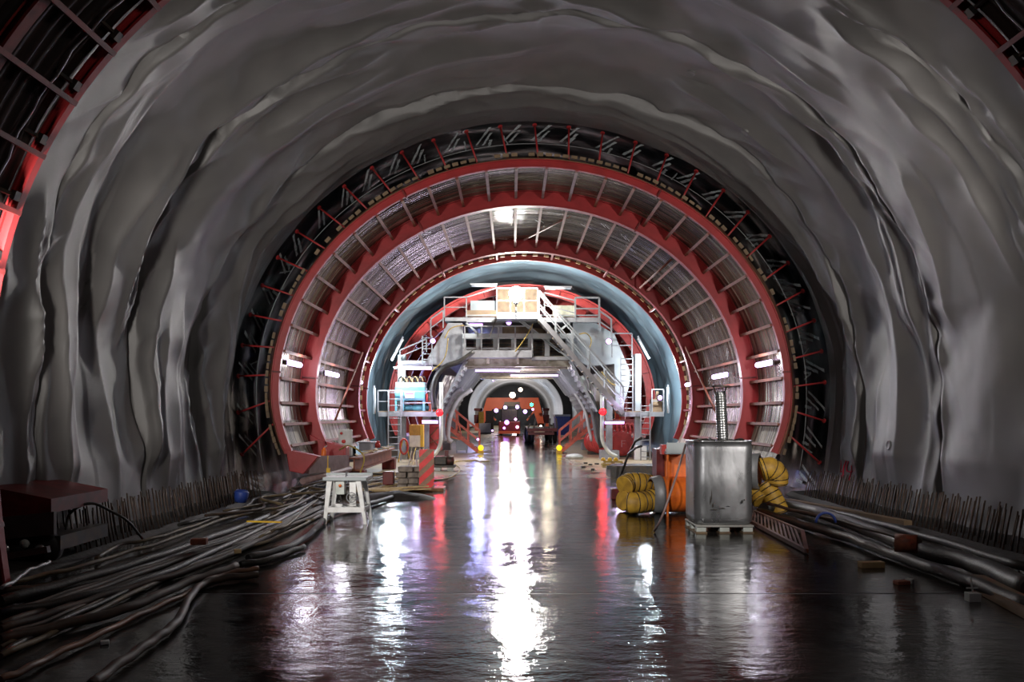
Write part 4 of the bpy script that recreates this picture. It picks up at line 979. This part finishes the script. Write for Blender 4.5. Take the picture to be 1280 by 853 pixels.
for (fx, fz, sx, sz) in ((.25,.35,.012,.10),(.27,.42,.008,.16),(.29,.28,.02,.05),(.45,.24,.09,.012),(.78,.33,.03,.05),(.82,.36,.02,.02),(.30,.22,.10,.01),(.55,.27,.05,.008)):
    c = Vector((x0+fx*(x1-x0), cy-.402, zb+fz)); mb.prism([c+Vector((-sx/2*(1+.3*math.sin(i*2.3))*math.cos(i*TAU/7), 0, sz/2*math.sin(i*TAU/7)*(1+.4*math.cos(i*3.1)))) for i in range(7)], (0,-.010,0))
tag(mb.build('scratches', steel_dark, tk), 'dark scrapes on the tank front', kind='stuff')
for k in range(11):
    a = random.random()*TAU; rr_ = random.uniform(.05,.38); c = Vector((cx+rr_*math.cos(a), cy+rr_*math.sin(a)*.8, zt-.16)); mb = MB()
    n_ = 6; P = [c+Vector((random.uniform(-.2,.2), random.uniform(-.15,.15), .03+random.uniform(0,.14))) for _ in range(5)]
    P = [Vector((min(max(p.x, x0+.06), x1-.06), min(max(p.y, cy-.32), cy+.32), p.z)) for p in P]
    mb.tube(spline(P, 4), .03, 7); solo('hose_scrap', mb, rubber, 'black hose scraps heaped in the open top of the metal tank', 'hose', 'hose scraps in the tank')
px_ = XT(905)
dt = thing('spiral_duct', (px_, cy, zt-.12), 'shiny spiral metal duct standing up out of the tank', 'duct')
a_ = Vector((px_+.09, cy, zt-.15)); b_ = Vector((XT(903)+.07, cy, CZ+(VY-493)*q+.02)); L_ = (b_-a_).length
pr = []
for k in range(24): z = L_*k/23; pr += [(.083, z), (.083, z+L_/23*.8), (.090, z+L_/23*.9)]
pr[-1] = (.083, L_)
mb = MB(); mb.lathe(pr, a_, (b_-a_), 20); mb.build('tube', duct_metal, dt)
top = b_+(b_-a_).normalized()*.10
for k in range(4):
    mb = MB(); u = Vector((math.cos(k*1.57+.5), math.sin(k*1.57+.5), 0)); mb.bar(b_+u*.075-Vector((0,0,.03)), top+u*.13, .012)
    mb.build('cap_strut', steel_dark, dt)
mb = MB(); mb.lathe([(0,.0),(.15,.0),(.15,.012),(0,.03)], top, (0,0,1), 20, False); mb.build('cap', steel_dark, dt)

# ------------------------------------------------------------------ orange heater with yellow ducts
h0 = thing('air_heater', (XT(880), 14.6, 0), 'orange mobile air heater hidden behind the metal tank', 'heater')
dq = 14.3; XH = lambda px, d=dq: CX+(px-VX)*d/F; ZH = lambda py, d=dq: CZ+(VY-py)*d/F
mb = MB(); mb.lathe([(0,0),(.30,0),(.31,.02),(.31,.55),(0,.55)], (XH(828), dq+.25, ZH(620)), (1,.10,0), 28); mb.build('drum', orange, h0)
mb = MB(); mb.lathe([(.27,-.16),(.30,-.16),(.335,-.02),(.335,.02),(.28,.02)], (XH(828), dq+.25, ZH(620)), (1,.10,0), 28); mb.build('collar', steel, h0)
mb = MB(); mb.bb(XH(836), XH(930), dq+.3, dq+1.1, .35, ZH(562)); mb.build('casing', orange, h0, bevel=.02)
mb = MB(); mb.bb(XH(826), XH(838), dq+.4, dq+.9, ZH(602), ZH(563)); mb.build('side_panel', mud_red, h0)
mb = MB(); mb.bb(XH(852), XH(940), dq+.2, dq+.9, 0.03, .35); mb.build('base', steel_dark, h0)
for x in (XH(860), XH(930)): mb = MB(); wheel(mb, (x, dq+.15, .16), .16, .08); mb.build('wheel', tyre, h0)
mb = MB(); cR = Vector((XH(950,14.2), 14.35, ZH(590,14.2))); mb.lathe([(.28,.04),(.31,.04),(.31,-.20),(.29,-.20)], cR, (1,-.45,0), 28); mb.build('collar', steel, h0)
mb = MB(); mb.lathe([(0,-.24),(.32,-.24),(.33,-.19),(.30,-.19)], cR, (1,-.45,0), 28); mb.build('collar', orange, h0)
tb = thing('work_tray', (XH(842), dq+.2, 0), 'pale folding tray table by the orange heater', 'table')
mb = MB(); mb.bb(XH(829), XH(860), dq-.3, dq+.25, ZH(567), ZH(564)); mb.bb(XH(829), XH(860), dq-.32, dq-.3, ZH(566), ZH(553)); mb.build('tray', steel_pale, tb)
mb = MB(); mb.bb(XH(830), XH(840), dq-.2, dq, ZH(564), ZH(561)); mb.build('paper', white_paint, tb); mb = MB(); mb.bb(XH(826), XH(832), dq-.1, dq+.1, ZH(568), ZH(556)); mb.build('clamp', red_bright, tb)
for x in (XH(831), XH(858)): mb = MB(); mb.bar((x, dq-.25, ZH(567)), (x, dq-.25, 0), .03); mb.build('leg', orange, tb)
def ductpart(name, pts, r, label):
    P = spline(pts, 10); t = thing(name, P[0], label, 'duct', 'yellow ventilation ducts'); nP = len(P)
    cum = [0]
    for a, b in zip(P, P[1:]): cum.append(cum[-1]+(b-a).length)
    Lg = cum[-1]; pitch = .095
    Q = []; i = 0; N_ = int(Lg/.026)
    for k in range(N_+1):
        s = Lg*k/N_
        while i < nP-2 and cum[i+1] < s: i += 1
        Q.append(P[i].lerp(P[i+1], (s-cum[i])/max(1e-6, cum[i+1]-cum[i])))
    n = int(Lg/pitch)
    mb = MB(); mb.tube(Q, lambda f: r*(.93+.07*abs(math.sin(math.pi*f*n))), 20); sl = mb.build('sleeve', yellow_duct, t)
    for k in range(n+1):
        i = min(len(Q)-2, max(1, int(k/n*(len(Q)-1)))); ax = (Q[i+1]-Q[i-1]).normalized(); u = ax.orthogonal().normalized(); v = ax.cross(u)
        mb = MB(); mb.tube([Q[i]+(u*math.cos(j*TAU/20)+v*math.sin(j*TAU/20))*r*.962 for j in range(21)], .009, 5); mb.build('hoop', steel_dark, sl)
    return t
zz = ZH(620)
ductpart('ventilation_duct', [(XH(822), dq+.22, .25), (XH(812), dq+.15, .215), (XH(795), dq+.02, .20), (XH(786), dq+.05, .20)], .19, 'yellow ribbed duct stub joined to the orange drum')
ductpart('ventilation_duct', [(XH(784), dq+.40, .46), (XH(792), dq+.5, .50), (XH(806), dq+.55, .50), (XH(820), dq+.7, .46), (XH(832), dq+.9,.40)], .185, 'yellow ribbed duct arching above the stub left of the drum')
ductpart('ventilation_duct', [(XH(782), dq+.45, .20), (XH(790), dq+.52, .19), (XH(800), dq+.6, .19)], .185, 'dusty yellow duct piece at the back left of the coil')
ductpart('ventilation_duct', [cR+Vector((.05,0,.02)), cR+Vector((.20,-.02,.05)), cR+Vector((.33,.02,-.06)), cR+Vector((.34,.05,-.22))], .20, 'yellow duct bending out of the right heater collar')
ductpart('ventilation_duct', [cR+Vector((.13,.10,-.22)), cR+Vector((.22,.05,-.36)), cR+Vector((.33,.0,-.58)), cR+Vector((.37,0,-.70))], .17, 'bright yellow duct dropping to the floor right of the tank')
ductpart('ventilation_duct', [(XH(940), 14.6, .46), (XH(950), 14.5, .34), (XH(955), 14.4, .22)], .17, 'yellow duct low behind the right corner of the tank')
# bent iron bar leaning on the tank
a, b, c_ = G(857,556,12.6), Vector((G(830,640,11.9).x, 11.9, G(830,640,11.9).z)), FP(818,664,.02)
mb = MB(); mb.tube([a, a.lerp(b,.5)+Vector((.02,0,.02)), b, b.lerp(c_,.4)+Vector((0,0,-.02)), c_], .017, 8); solo('crowbar', mb, bracket, 'greyish bent iron bar leaning against the metal tank', 'bar')
mb = MB(); mb.tube([FP(775,598,.02), G(783,575,22), G(794,552,21.8), G(802,548,21.5)], .035, 6); mb.tube([G(785,568,21.9), G(795,560,21.4), G(802,558,21.2)], .03, 6); solo('branch_pipe', mb, steel_dark, 'dark forked pipe propped up behind the yellow duct coil', 'pipe')
mb = MB(); P = FP(772,625,.0); mb.bb(P.x-.12, P.x+.28, P.y, P.y+.3, 0, .22); solo('crate', mb, mud_red, 'small dark red crate left of the yellow duct coil', 'crate', bevel=.02)
mb = MB(); P = FP(800,598,0)
for k in range(4): mb.bb(P.x-.9+.1*k, P.x+1.5, P.y+k*.3, P.y+.12+k*.3, .30 if k % 2 else .24, .34)
mb.bb(P.x-.8, P.x+1.4, P.y, P.y+1.1, 0, .24); solo('board_stack', mb, steel_dark, 'low dark stack of boards behind the yellow coil', 'boards')

# ------------------------------------------------------------------ barrier board and blocks
P = FP(535,614,0); dB = P.y; s_ = dB/F
bd = thing('barrier_board', (P.x, dB, .06), 'red and tan diagonally striped traffic board standing on a timber', 'traffic board')
xa, xb_, za, zb_ = CX+(524-VX)*s_, CX+(542.5-VX)*s_, .08, CZ+(VY-562)*s_
W, H = xb_-xa, zb_-za
mb = MB(); mb.bb(xa, xb_, dB, dB+.03, za, zb_); pn_ = mb.build('panel', board_tan, bd)
def clip(poly, ax, lim, keep_less):
    out = []
    for i in range(len(poly)):
        p, q_ = poly[i], poly[(i+1) % len(poly)]; ip = (p[ax] <= lim) == keep_less or p[ax] == lim; iq = (q_[ax] <= lim) == keep_less or q_[ax] == lim
        if ip: out.append(p)
        if ip != iq: f = (lim-p[ax])/(q_[ax]-p[ax]); out.append(tuple(p[k]+(q_[k]-p[k])*f for k in (0,1)))
    return out
for k in range(4):
    zl = H*(-.30+k*.36); poly_ = [(0, zl), (W, zl+W*.95), (W, zl+W*.95+H*.19), (0, zl+H*.19)]
    for ax, lim, kl in ((1,0,False),(1,H,True)): poly_ = clip(poly_, ax, lim, kl)
    if len(poly_) > 2: mb = MB(); mb.prism([(xa+x, dB-.004, za+z) for x, z in poly_], (0,.004,0)); mb.build('stripe', signal_red, pn_)
mb = MB(); mb.bb(xa+.1, xa+.16, dB+.03, dB+.35, za, za+.06); mb.bar((xa+.13, dB+.03, zb_-.3), (xa+.13, dB+.35, za+.03), .03); mb.build('stand', steel_dark, bd)
mb = MB(); a = FP(505,619,0); b = FP(550,620,0); mb.bb(a.x, b.x, dB-.22, dB+.42, 0, .08); solo('timber_plank', mb, wood_wet, 'wet orange brown timber under the striped traffic board', 'plank', bevel=.01)
P = FP(510,615,0); X0 = CX+(492-VX)*s_; k = 0
for row in range(4):
    n = 3 if row < 3 else 2
    for c in range(n):
        w_ = .72/n*1.02; mb = MB(); x = X0+c*w_+.02*random.random()+(.04 if row % 2 else 0); z = row*.135
        mb.box((x+w_/2, dB+.5, z+.065), (w_*.94, .42, .125), Matrix.Rotation(random.uniform(-.05,.05), 3, 'Z'))
        solo('stone_block', mb, block_mat, 'muddy brown block in the stack left of the striped board', 'block', 'stacked muddy blocks', bevel=.02)
mb = MB(); mb.bb(X0-.28, X0-.04, dB+.2, dB+.5, .12, .42); mb.rod((X0-.16, dB+.3, 0), (X0-.16, dB+.3, .12), .05); solo('fuel_can', mb, mud_red, 'small dark red box on a post left of the stacked blocks', 'box', bevel=.02)
mb = MB(); P = FP(497,624,.0)
N0 = 40; vs = []
for i in range(7):
    for j in range(16):
        a = j/16*TAU; r = .75*i/6; vs.append((P.x-.1+r*math.cos(a)*1.3, P.y+.1+r*math.sin(a)*.6, -.02+.16*(1-(i/6)**2)+.04*noise.noise((r*4*math.cos(a), r*4*math.sin(a), 3))*(i < 6)))
mb.smooth = True; mb.add(vs, [(i*16+j, i*16+(j+1) % 16, (i+1)*16+(j+1) % 16, (i+1)*16+j) for i in range(6) for j in range(16)]); mb.v[0] = mb.v[0]
solo('mud_heap', mb, concrete, 'black mud heap in front of the stacked blocks', 'mud', kind='stuff')
# small engine on the floor
P = FP(554,589,0); en = thing('compressor', (P.x, P.y, 0), 'small dark engine unit on the floor behind the striped board', 'machine')
mb = MB(); mb.bb(P.x-.32, P.x+.36, P.y, P.y+.6, .10, .17); mb.build('frame', steel_dark, en); mb = MB(); mb.bb(P.x-.3, P.x+.1, P.y+.05, P.y+.5, .17, .44); mb.build('engine', steel_dark, en, bevel=.04)
mb = MB(); mb.lathe([(0,0),(.13,0),(.15,.05),(.15,.22),(0,.25)], (P.x+.08, P.y+.25, .31), (1,0,0), 16); mb.build('fan_housing', M('dark muddy machine', (.07,.05,.04), .5, .3, (.2,.03,.03), 6), en)
mb = MB(); mb.bb(P.x+.02, P.x+.14, P.y+.3, P.y+.4, .42, .62); mb.build('filter', mud_red, en)
for x in (P.x-.25, P.x+.12): mb = MB(); mb.bb(x, x+.16, P.y-.02, P.y+.02, .03, .09); mb.bb(x, x+.16, P.y, P.y+.55, 0, .10); mb.build('skid', white_plastic, en)
floor_hose([(526,600),(550,600),(568,594),(575,586),(568,578),(590,576),(612,577)], .018, hose_yellow, 'yellow cable ringing the small engine unit', 'cable', name='cable')
# timber offcuts
for k in range(34):
    px, py = random.uniform(446, 505), random.uniform(590, 616)
    if k < 4: px, py = ((500,592),(492,592),(470,612),(464,618))[k]
    P = FP(px, py, .05); P.z = .03+random.random()*.12; a = random.uniform(-.6, 1.2); L_ = random.uniform(.4, 1.5)
    if P.y > 23: P.y = 23
    mb = MB(); mb.bar(P-Vector((math.cos(a), math.sin(a)*1.0, .02))*L_/2, P+Vector((math.cos(a), math.sin(a), .02))*L_/2, random.uniform(.04,.10), .03); solo('timber_offcut', mb, random.choice((wood_new, wood, wood_new)), 'pale timber offcut in the loose pile between the red girder and stacked blocks', 'wood', 'loose timber offcuts')
for k in range(16):
    y = 21.5+k*.35; x = -4.35+random.uniform(-.12,.12); a = random.uniform(0, 3.1); mb = MB(); mb.bar(Vector((x-.14*math.cos(a), y-.22*math.sin(a), .68+.02*(k % 3))), Vector((x+.14*math.cos(a), y+.22*math.sin(a), .70+.02*(k % 3))), .06, .02); solo('timber_offcut', mb, wood_new, 'short pale offcut lying on the left red girder', 'wood', 'offcuts on the red girder')
# things on the left formwork base
a, b = G(423,562,21.4), G(439,537.5,21.4); eb = thing('control_box', ((a.x+b.x)/2, 21.4, .66), 'white electrical control box with red emergency switch on the left shutter', 'box')
mb = MB(); mb.bb(a.x, b.x, 21.4, 21.6, .66, b.z); mb.build('body', white_plastic, eb, bevel=.01); mb = MB(); mb.lathe([(0,-.03),(.035,-.03),(.035,0)], (a.x+.08, 21.39, b.z-.09), (0,1,0), 10); mb.lathe([(0,-.04),(.05,-.04),(.05,0)], (a.x+.14, 21.39, b.z-.30), (0,1,0), 10); mb.build('switch', red_bright, eb)
a = G(404,574,19.6); ex = thing('fire_extinguisher', (a.x, 19.6, a.z), 'bright orange red extinguisher on the left shutter foot', 'extinguisher')
mb = MB(); mb.lathe([(0,0),(.055,.0),(.06,.02),(.06,.20),(.03,.25),(.02,.27),(0,.27)], a, (.1,0,1), 14); mb.build('bottle', orange, ex); mb = MB(); mb.bar(a+Vector((.02,0,.27)), a+Vector((.09,0,.31)), .02); mb.build('valve', steel, ex)
a = G(456,570,23.6); mb = MB(); mb.bb(a.x-.17, a.x+.17, 23.6, 24.1, .70, .93); mb.bb(a.x-.2, a.x+.26, 23.58, 24.12, .93, .96); solo('tool_chest', mb, steel, 'grey metal tool chest on the left red girder', 'chest', bevel=.01)
a = G(472,558,26); mb = MB(); mb.lathe([(0,0),(.08,0),(.09,.12),(.05,.16),(0,.16)], (a.x, 26, .70), (0,0,1), 12); mb.lathe([(0,0),(.07,0),(.07,.05),(0,.07)], (a.x, 26, .86), (0,0,1), 12); solo('bucket', mb, red_bright, 'little red bucket on the far end of the left red girder', 'bucket')
a = G(412,580,18.9); mb = MB(); mb.bb(a.x-.03, a.x+.05, 18.7, 18.75, .28, .52); mb.rod((a.x, 18.72, 0), (a.x, 18.72, .8), .012); solo('marker_flag', mb, yellow, 'yellow tag on a thin rod behind the white saw stand', 'marker')
a = G(435,578,19.5); mb = MB(); mb.tube(spline([(a.x-.2,19.5,.9),(a.x+.05,19.4,1.0),(a.x+.35,19.6,.75),(a.x+.3,19.4,.35),(a.x+.2,19.2,.05)],6), .02, 6); solo('cable', mb, hose_yellow, 'yellow cable drooping from the white control box', 'cable')
# right: machine parts beyond the red coils, bag, yellow trolley
P = FP(767,585,0); ym = thing('pallet_trolley', (P.x, P.y, 0), 'muddy yellow brown trolley on the floor right of the roadway', 'trolley')
mb = MB(); mb.bb(P.x-.36, P.x+.40, P.y, P.y+.5, .06, .12); mb.bb(P.x-.3, P.x+.3, P.y+.05, P.y+.4, .16, .22); mb.build('deck', hose_yellow, ym)
for x in (P.x-.3, P.x, P.x+.3): mb = MB(); mb.bb(x-.06, x+.06, P.y+.02, P.y+.42, 0, .06); mb.bb(x-.04, x+.05, P.y+.1, P.y+.3, .12, .16); mb.build('block', wood_new, ym)
for x, h in ((P.x-.32, .34), (P.x-.1, .30), (P.x+.1, .26)): mb = MB(); mb.lathe([(0,0),(.07,0),(.08,.04),(.05,.1),(0,.1)], (x, P.y+.2, .22), (0,0,1), 10); mb.build('roller', yellow, ym)
mb = MB(); P = FP(718,573,0); mb.smooth = True
mb.lathe([(0,0),(.30,.0),(.34,.06),(.26,.14),(.10,.18),(0,.18)], (P.x, P.y, 0), (0,0,1), 14); mb.v = [((v[0]-P.x)*1.1+P.x, (v[1]-P.y)*.8+P.y, v[2]+.02*noise.noise((v[0]*6, v[1]*6, 0))) for v in mb.v]; solo('sandbag', mb, white_plastic, 'white sack lying on the floor near the right red stair', 'sack')
for k, (px, py) in enumerate(((732,580),(738,582),(746,581),(729,585),(741,588))):
    P = FP(px, py, 0); mb = MB(); mb.box(P+Vector((0,0,.025)), (.14,.10,.05), Matrix.Rotation(k*1.1, 3, 'Z')); solo('rubble_lump', mb, concrete, 'small dark lump on the tan floor beside the sack', 'rubble', 'small dark lumps', bevel=.01)
# loose bits
def bit(px, py, size, mat, label, cat, rot=0, name='brick'):
    P = FP(px, py, 0); mb = MB(); mb.box(P+Vector((0,0,size[2]/2)), size, Matrix.Rotation(rot, 3, 'Z')); return solo(name, mb, mat, label, cat, bevel=.006)
def bitz(px, py, size, mat, label, cat, rot=0, name='brick', z=0):
    P = FP(px, py, z); mb = MB(); mb.box(P+Vector((0,0,size[2]/2)), size, Matrix.Rotation(rot, 3, 'Z')); return solo(name, mb, mat, label, cat, bevel=.006)
bitz(249,681,(.19,.10,.075), brick, 'red brick lying on the black hoses on the left', 'brick', .1, z=.12)
bitz(297,692,(.08,.06,.05), wood_new, 'small pale stone by the left hoses', 'stone', .4, 'stone', z=.06)
bit(1089,710,(.27,.10,.07), wood_new, 'pale brick on the wet floor right of the lattice girder', 'brick', .05)
bit(1127,731,(.14,.09,.04), brick, 'broken red brick chip near the right pipes', 'brick', .2)
bit(1137,730,(.07,.07,.05), white_plastic, 'white stone chip touching the red brick chip', 'stone', .8, 'stone')
bit(131,806,(.06,.05,.03), white_plastic, 'tiny white pebble between the two dark hoses on the left', 'stone', .5, 'stone')
a = FP(307,636,0); mb = MB(); mb.lathe([(0,0),(.10,.02),(.12,.10),(.13,.2),(.10,.24),(.11,.18),(0,.16)], (a.x-.1, a.y, .10), (.15,0,1), 12); solo('bucket', mb, blue_dark, 'small blue tub at the far end of the left starter bars', 'bucket')
a = FP(1032,657,.25); mb = MB(); mb.tube([a+Vector((.13*math.cos(k/12*math.pi)*1.0, 0, .035+.13*math.sin(k/12*math.pi))) for k in range(13)], .018, 6); mb.v = [(v[0], v[1]*1.0, v[2]) for v in mb.v]; solo('hose_collar', mb, blue_dark, 'blue half ring clamped over the right pipe', 'collar')
mb = MB(); a, b = FP(310,652,.12), FP(356,652,.12); mb.bar(FP(309,652,.13), FP(352,653,.13), .05, .02); solo('strap', mb, yellow, 'yellow strip lying across the left hoses', 'strip')
a = FP(1128,690,.2); mb = MB(); mb.lathe([(.085,0),(.10,0),(.10,.22),(.085,.22),(.085,0)], (a.x-.08, a.y, .30), (.85,-.5,.0), 18); solo('clay_pipe', mb, brick, 'broken red clay pipe lying on the dark right pipes', 'pipe')
a = FP(1216,752,0); mb = MB(); mb.box(a+Vector((0,0,.04)), (.11,.09,.08)); mb.rod(a+Vector((0,0,.08)), a+Vector((-.02,0,.22)), .008); mb.bar(a+Vector((-.06,0,.12)), a+Vector((.05,0,.12)), .012); solo('stake_block', mb, white_plastic, 'pale lump with a thin stake beside the bottom right plank', 'block', bevel=.01)
a = FP(1018,664,0); mb = MB(); mb.bar(a, a+Vector((.25,.1,.02)), .05, .04); solo('timber_offcut', mb, brick, 'small reddish offcut beyond the end of the lattice girder', 'wood')

# ------------------------------------------------------------------ dark red machine at the left edge
dm_ = 9.0; Z = lambda py, d=9.3: CZ+(VY-py)*d/F; XX = lambda px, d=9.3: CX+(px-VX)*d/F
tl = thing('works_trailer', (XX(10), 9.6, 0), 'dim dark red works trailer cut off by the left edge', 'trailer')
x1 = XX(64); mb = MB(); mb.prism([(x1-1.0, 9.3, Z(602)), (x1, 9.3, Z(624)), (x1, 9.3, Z(642)), (x1-1.0, 9.3, Z(650))], (0, 1.3, 0)); mb.build('hopper', mud_red, tl)
mb = MB(); mb.prism([(x1-1.0, 9.28, Z(652)), (x1+.04, 9.28, Z(640)), (x1+.04, 9.28, Z(668)), (x1-1.0, 9.28, Z(680))], (0, .06, 0)); mb.build('side_plate', M('dim pink grey plate', (.06,.04,.038), .5), tl)
mb = MB(); mb.bb(x1-1, x1+.05, 9.4, 10.5, Z(690), Z(672)); mb.build('chassis', steel_dark, tl)
mb = MB(); mb.bar((x1-.9, 9.25, Z(703)), (x1, 9.25, Z(686)), .07); mb.build('tow_bar', M('dim rose steel', (.09,.05,.05), .4), tl)
for x in (x1-.15, x1-.55):
    mb = MB(); mb.lathe([(0,0),(.06,0),(.17,.02),(.19,.05),(.19,.14),(0,.16)], (x, 9.35, .20), (0,1,0), 20); wl = mb.build('wheel', tyre, tl)
    mb = MB(); mb.lathe([(0,-.02),(.05,-.02),(.06,0)], (x, 9.34, .2), (0,1,0), 14); mb.build('hub', duct_metal, wl)
mb = MB(); mb.lathe([(0,0),(.05,0),(.05,.03),(0,.03)], (XX(35), 9.22, Z(679)), (0,1,0), 14); mb.build('reflector', white_plastic, tl)
floor_hose([(2,735),(20,725),(34,714),(50,708),(62,703)], .02, steel, 'thin pale rod below the dim red trailer', 'rod', name='rod', z=.1)

# ------------------------------------------------------------------ paint marks on the fleece
def wall_point(px, py, sx):
    # where the picture ray meets the wall, by marching
    for k in range(1200):
        d = 8+k*.01; p = G(px, py, d)
        r = (p.x/6.5)**2+((p.z-2.2)/(5.94 if p.z > 2.2 else 8))**2
        if r >= 1: break
    t = math.atan2(p.x/6.5, (p.z-2.2)/(5.94 if p.z > 2.2 else 8)); return t, d
def paint(strokes, sx, w_, label):
    mb = MB()
    for s in strokes:
        pts = []
        for px, py in s:
            t, y = wall_point(px, py, sx); x, z = prof(*WALL, t); nx, nz = pn(t, WALL)
            zf = min(1, max(0, (z-.1)/.9)); a = (.30+.70*min(1, max(0, (18-y)/1.1)))*(.35+.65*zf)
            dd = fold(t, y)*a+.006; pts.append(Vector((x+nx*dd, y, z+nz*dd)))
        mb.tube(spline(pts, 5) if len(pts) > 2 else [pts[0].lerp(pts[1], k/6) for k in range(7)], w_, 5)
    return solo('paint_mark', mb, graffiti, label, 'paint mark')
X4 = lambda x, y: (1040+x/14.2, 560+y/14.2)
paint([[X4(350,250), X4(225,445)], [X4(310,420), X4(335,455)], [X4(430,260), X4(370,400), X4(330,570)], [X4(460,265), X4(415,380), X4(415,445), X4(500,450)], [X4(500,340), X4(490,430), X4(440,530), X4(415,600)], [X4(265,500), X4(255,560)]], 1, .014, 'red sprayed 1/4 on the right fleece wall above the starter bars')
X5 = lambda x, y: (x/5.33, 580+y/5.33)
paint([[X5(410,225), X5(430,250), X5(400,265), X5(425,240), X5(415,222)], [X5(445,255), X5(450,225)], [X5(460,225), X5(462,250), X5(485,255)], [X5(480,230), X5(482,262)], [X5(385,285), X5(390,325)], [X5(335,250), X5(338,290)]], -1, .010, 'faint red sprayed figures on the left fleece wall above the starter bars')
# round fastening patches
for px, py, lab in ((1140,560,'round fixing disc low on the right fleece wall'), (941,151,'round fixing disc on the upper right of the fleece vault'), (866,87,'round fixing disc near the crown right of centre')):
    t, y = wall_point(px, py, 1); x, z = prof(*WALL, t); nx, nz = pn(t, WALL); dd = fold(t, y)*(.30+.70*min(1, max(0, (18-y)/1.1)))
    mb = MB(); mb.lathe([(.085,-.03),(.085,.010),(.075,.014),(.060,.004),(0,.004)], (x+nx*dd, y, z+nz*dd), (nx, 0, nz), 20); solo('fixing_disc', mb, fleece, lab, 'disc')
# ------------------------------------------------------------------ lights, camera
for sx in (-1, 1):
    o = add_light('AREA', (sx*5.25, 7.35, 2.7), 150, (1,.94,.88), .25, sy=1.0, rot=(math.radians(106), 0, math.radians(9*sx)), spec=1); o.data.spread = math.radians(105)  # unseen forward fill for the near walls, no lamp modelled here
    add_light('POINT', (sx*4.9, 31.0, 3.4), 420, (.85,.93,1), .15, spec=.2)
o = add_light('SPOT', (-2.2, 2.0, 5.2), 3000, (1,.96,.92), .25, spec=.3); o.data.spot_size = math.radians(45); o.data.spot_blend = .8  # unseen spot added to brighten the saw, board and tank
o.rotation_euler = (Vector((-.3, 14, .6))-Vector((-2.2, 2, 5.2))).to_track_quat('-Z', 'Y').to_euler()
add_light('POINT', (-1.0, 31.6, 3.0), 80, (.8,.7,1), .2, spec=.3)
add_light('POINT', (0, 34.5, 3.0), 200, (.95,.85,1), .2, spec=.02); add_light('POINT', (0, 41, 3.0), 220, (1,.9,.8), .2, spec=.02)
add_light('POINT', (-3.9, 31.2, 2.2), 50, (.75,.6,1), .2, spec=.2); add_light('POINT', (3.6, 31.0, 2.2), 50, (.8,.6,1), .2, spec=.2)
add_light('POINT', (-2.4, 49, 3.2), 400, (.35,.4,1), .2, spec=.2); add_light('POINT', (1.6, 47, 3.5), 70, (1,.85,.6), .2, spec=.2)
add_light('POINT', (0, 5.5, 5.2), 90, (1,.92,.86), .3, spec=.5); add_light('POINT', (-1.2, 88, 4.2), 1300, (1,.85,.72), .3, spec=.02); add_light('POINT', (0, 101, 3.2), 240, (.85,.9,1), .3, spec=.05); add_light('POINT', (0, 112, 3.5), 900, (.85,.9,1), .3, spec=.03); add_light('POINT', (0, 132, 3.5), 800, (1,.9,.85), .3, spec=.03); add_light('POINT', (0, 70, 3.5), 350, (1,.85,.9), .3, spec=.03)
w = bpy.data.worlds.new('world'); bpy.context.scene.world = w; w.use_nodes = True
w.node_tree.nodes['Background'].inputs['Color'].default_value = (.6,.65,.75,1); w.node_tree.nodes['Background'].inputs['Strength'].default_value = 0
cam = bpy.data.cameras.new('camera'); co = bpy.data.objects.new('camera', cam); C.objects.link(co)
co.location = (CX, 0, CZ); co.rotation_euler = (math.pi/2, 0, 0)
cam.sensor_width = 36; cam.lens = F/1280*36; cam.shift_y = (VY-426.5)/1280; cam.clip_start = .05; cam.clip_end = 300
sc = bpy.context.scene; sc.camera = co
sc.view_settings.view_transform = 'Standard'; sc.view_settings.look = 'None'; sc.view_settings.gamma = 1; sc.view_settings.exposure = 0; sc.view_settings.use_curve_mapping = False
sc.cycles.use_denoising = True; sc.cycles.sample_clamp_indirect = 6; sc.cycles.caustics_reflective = False; sc.cycles.max_bounces = 8
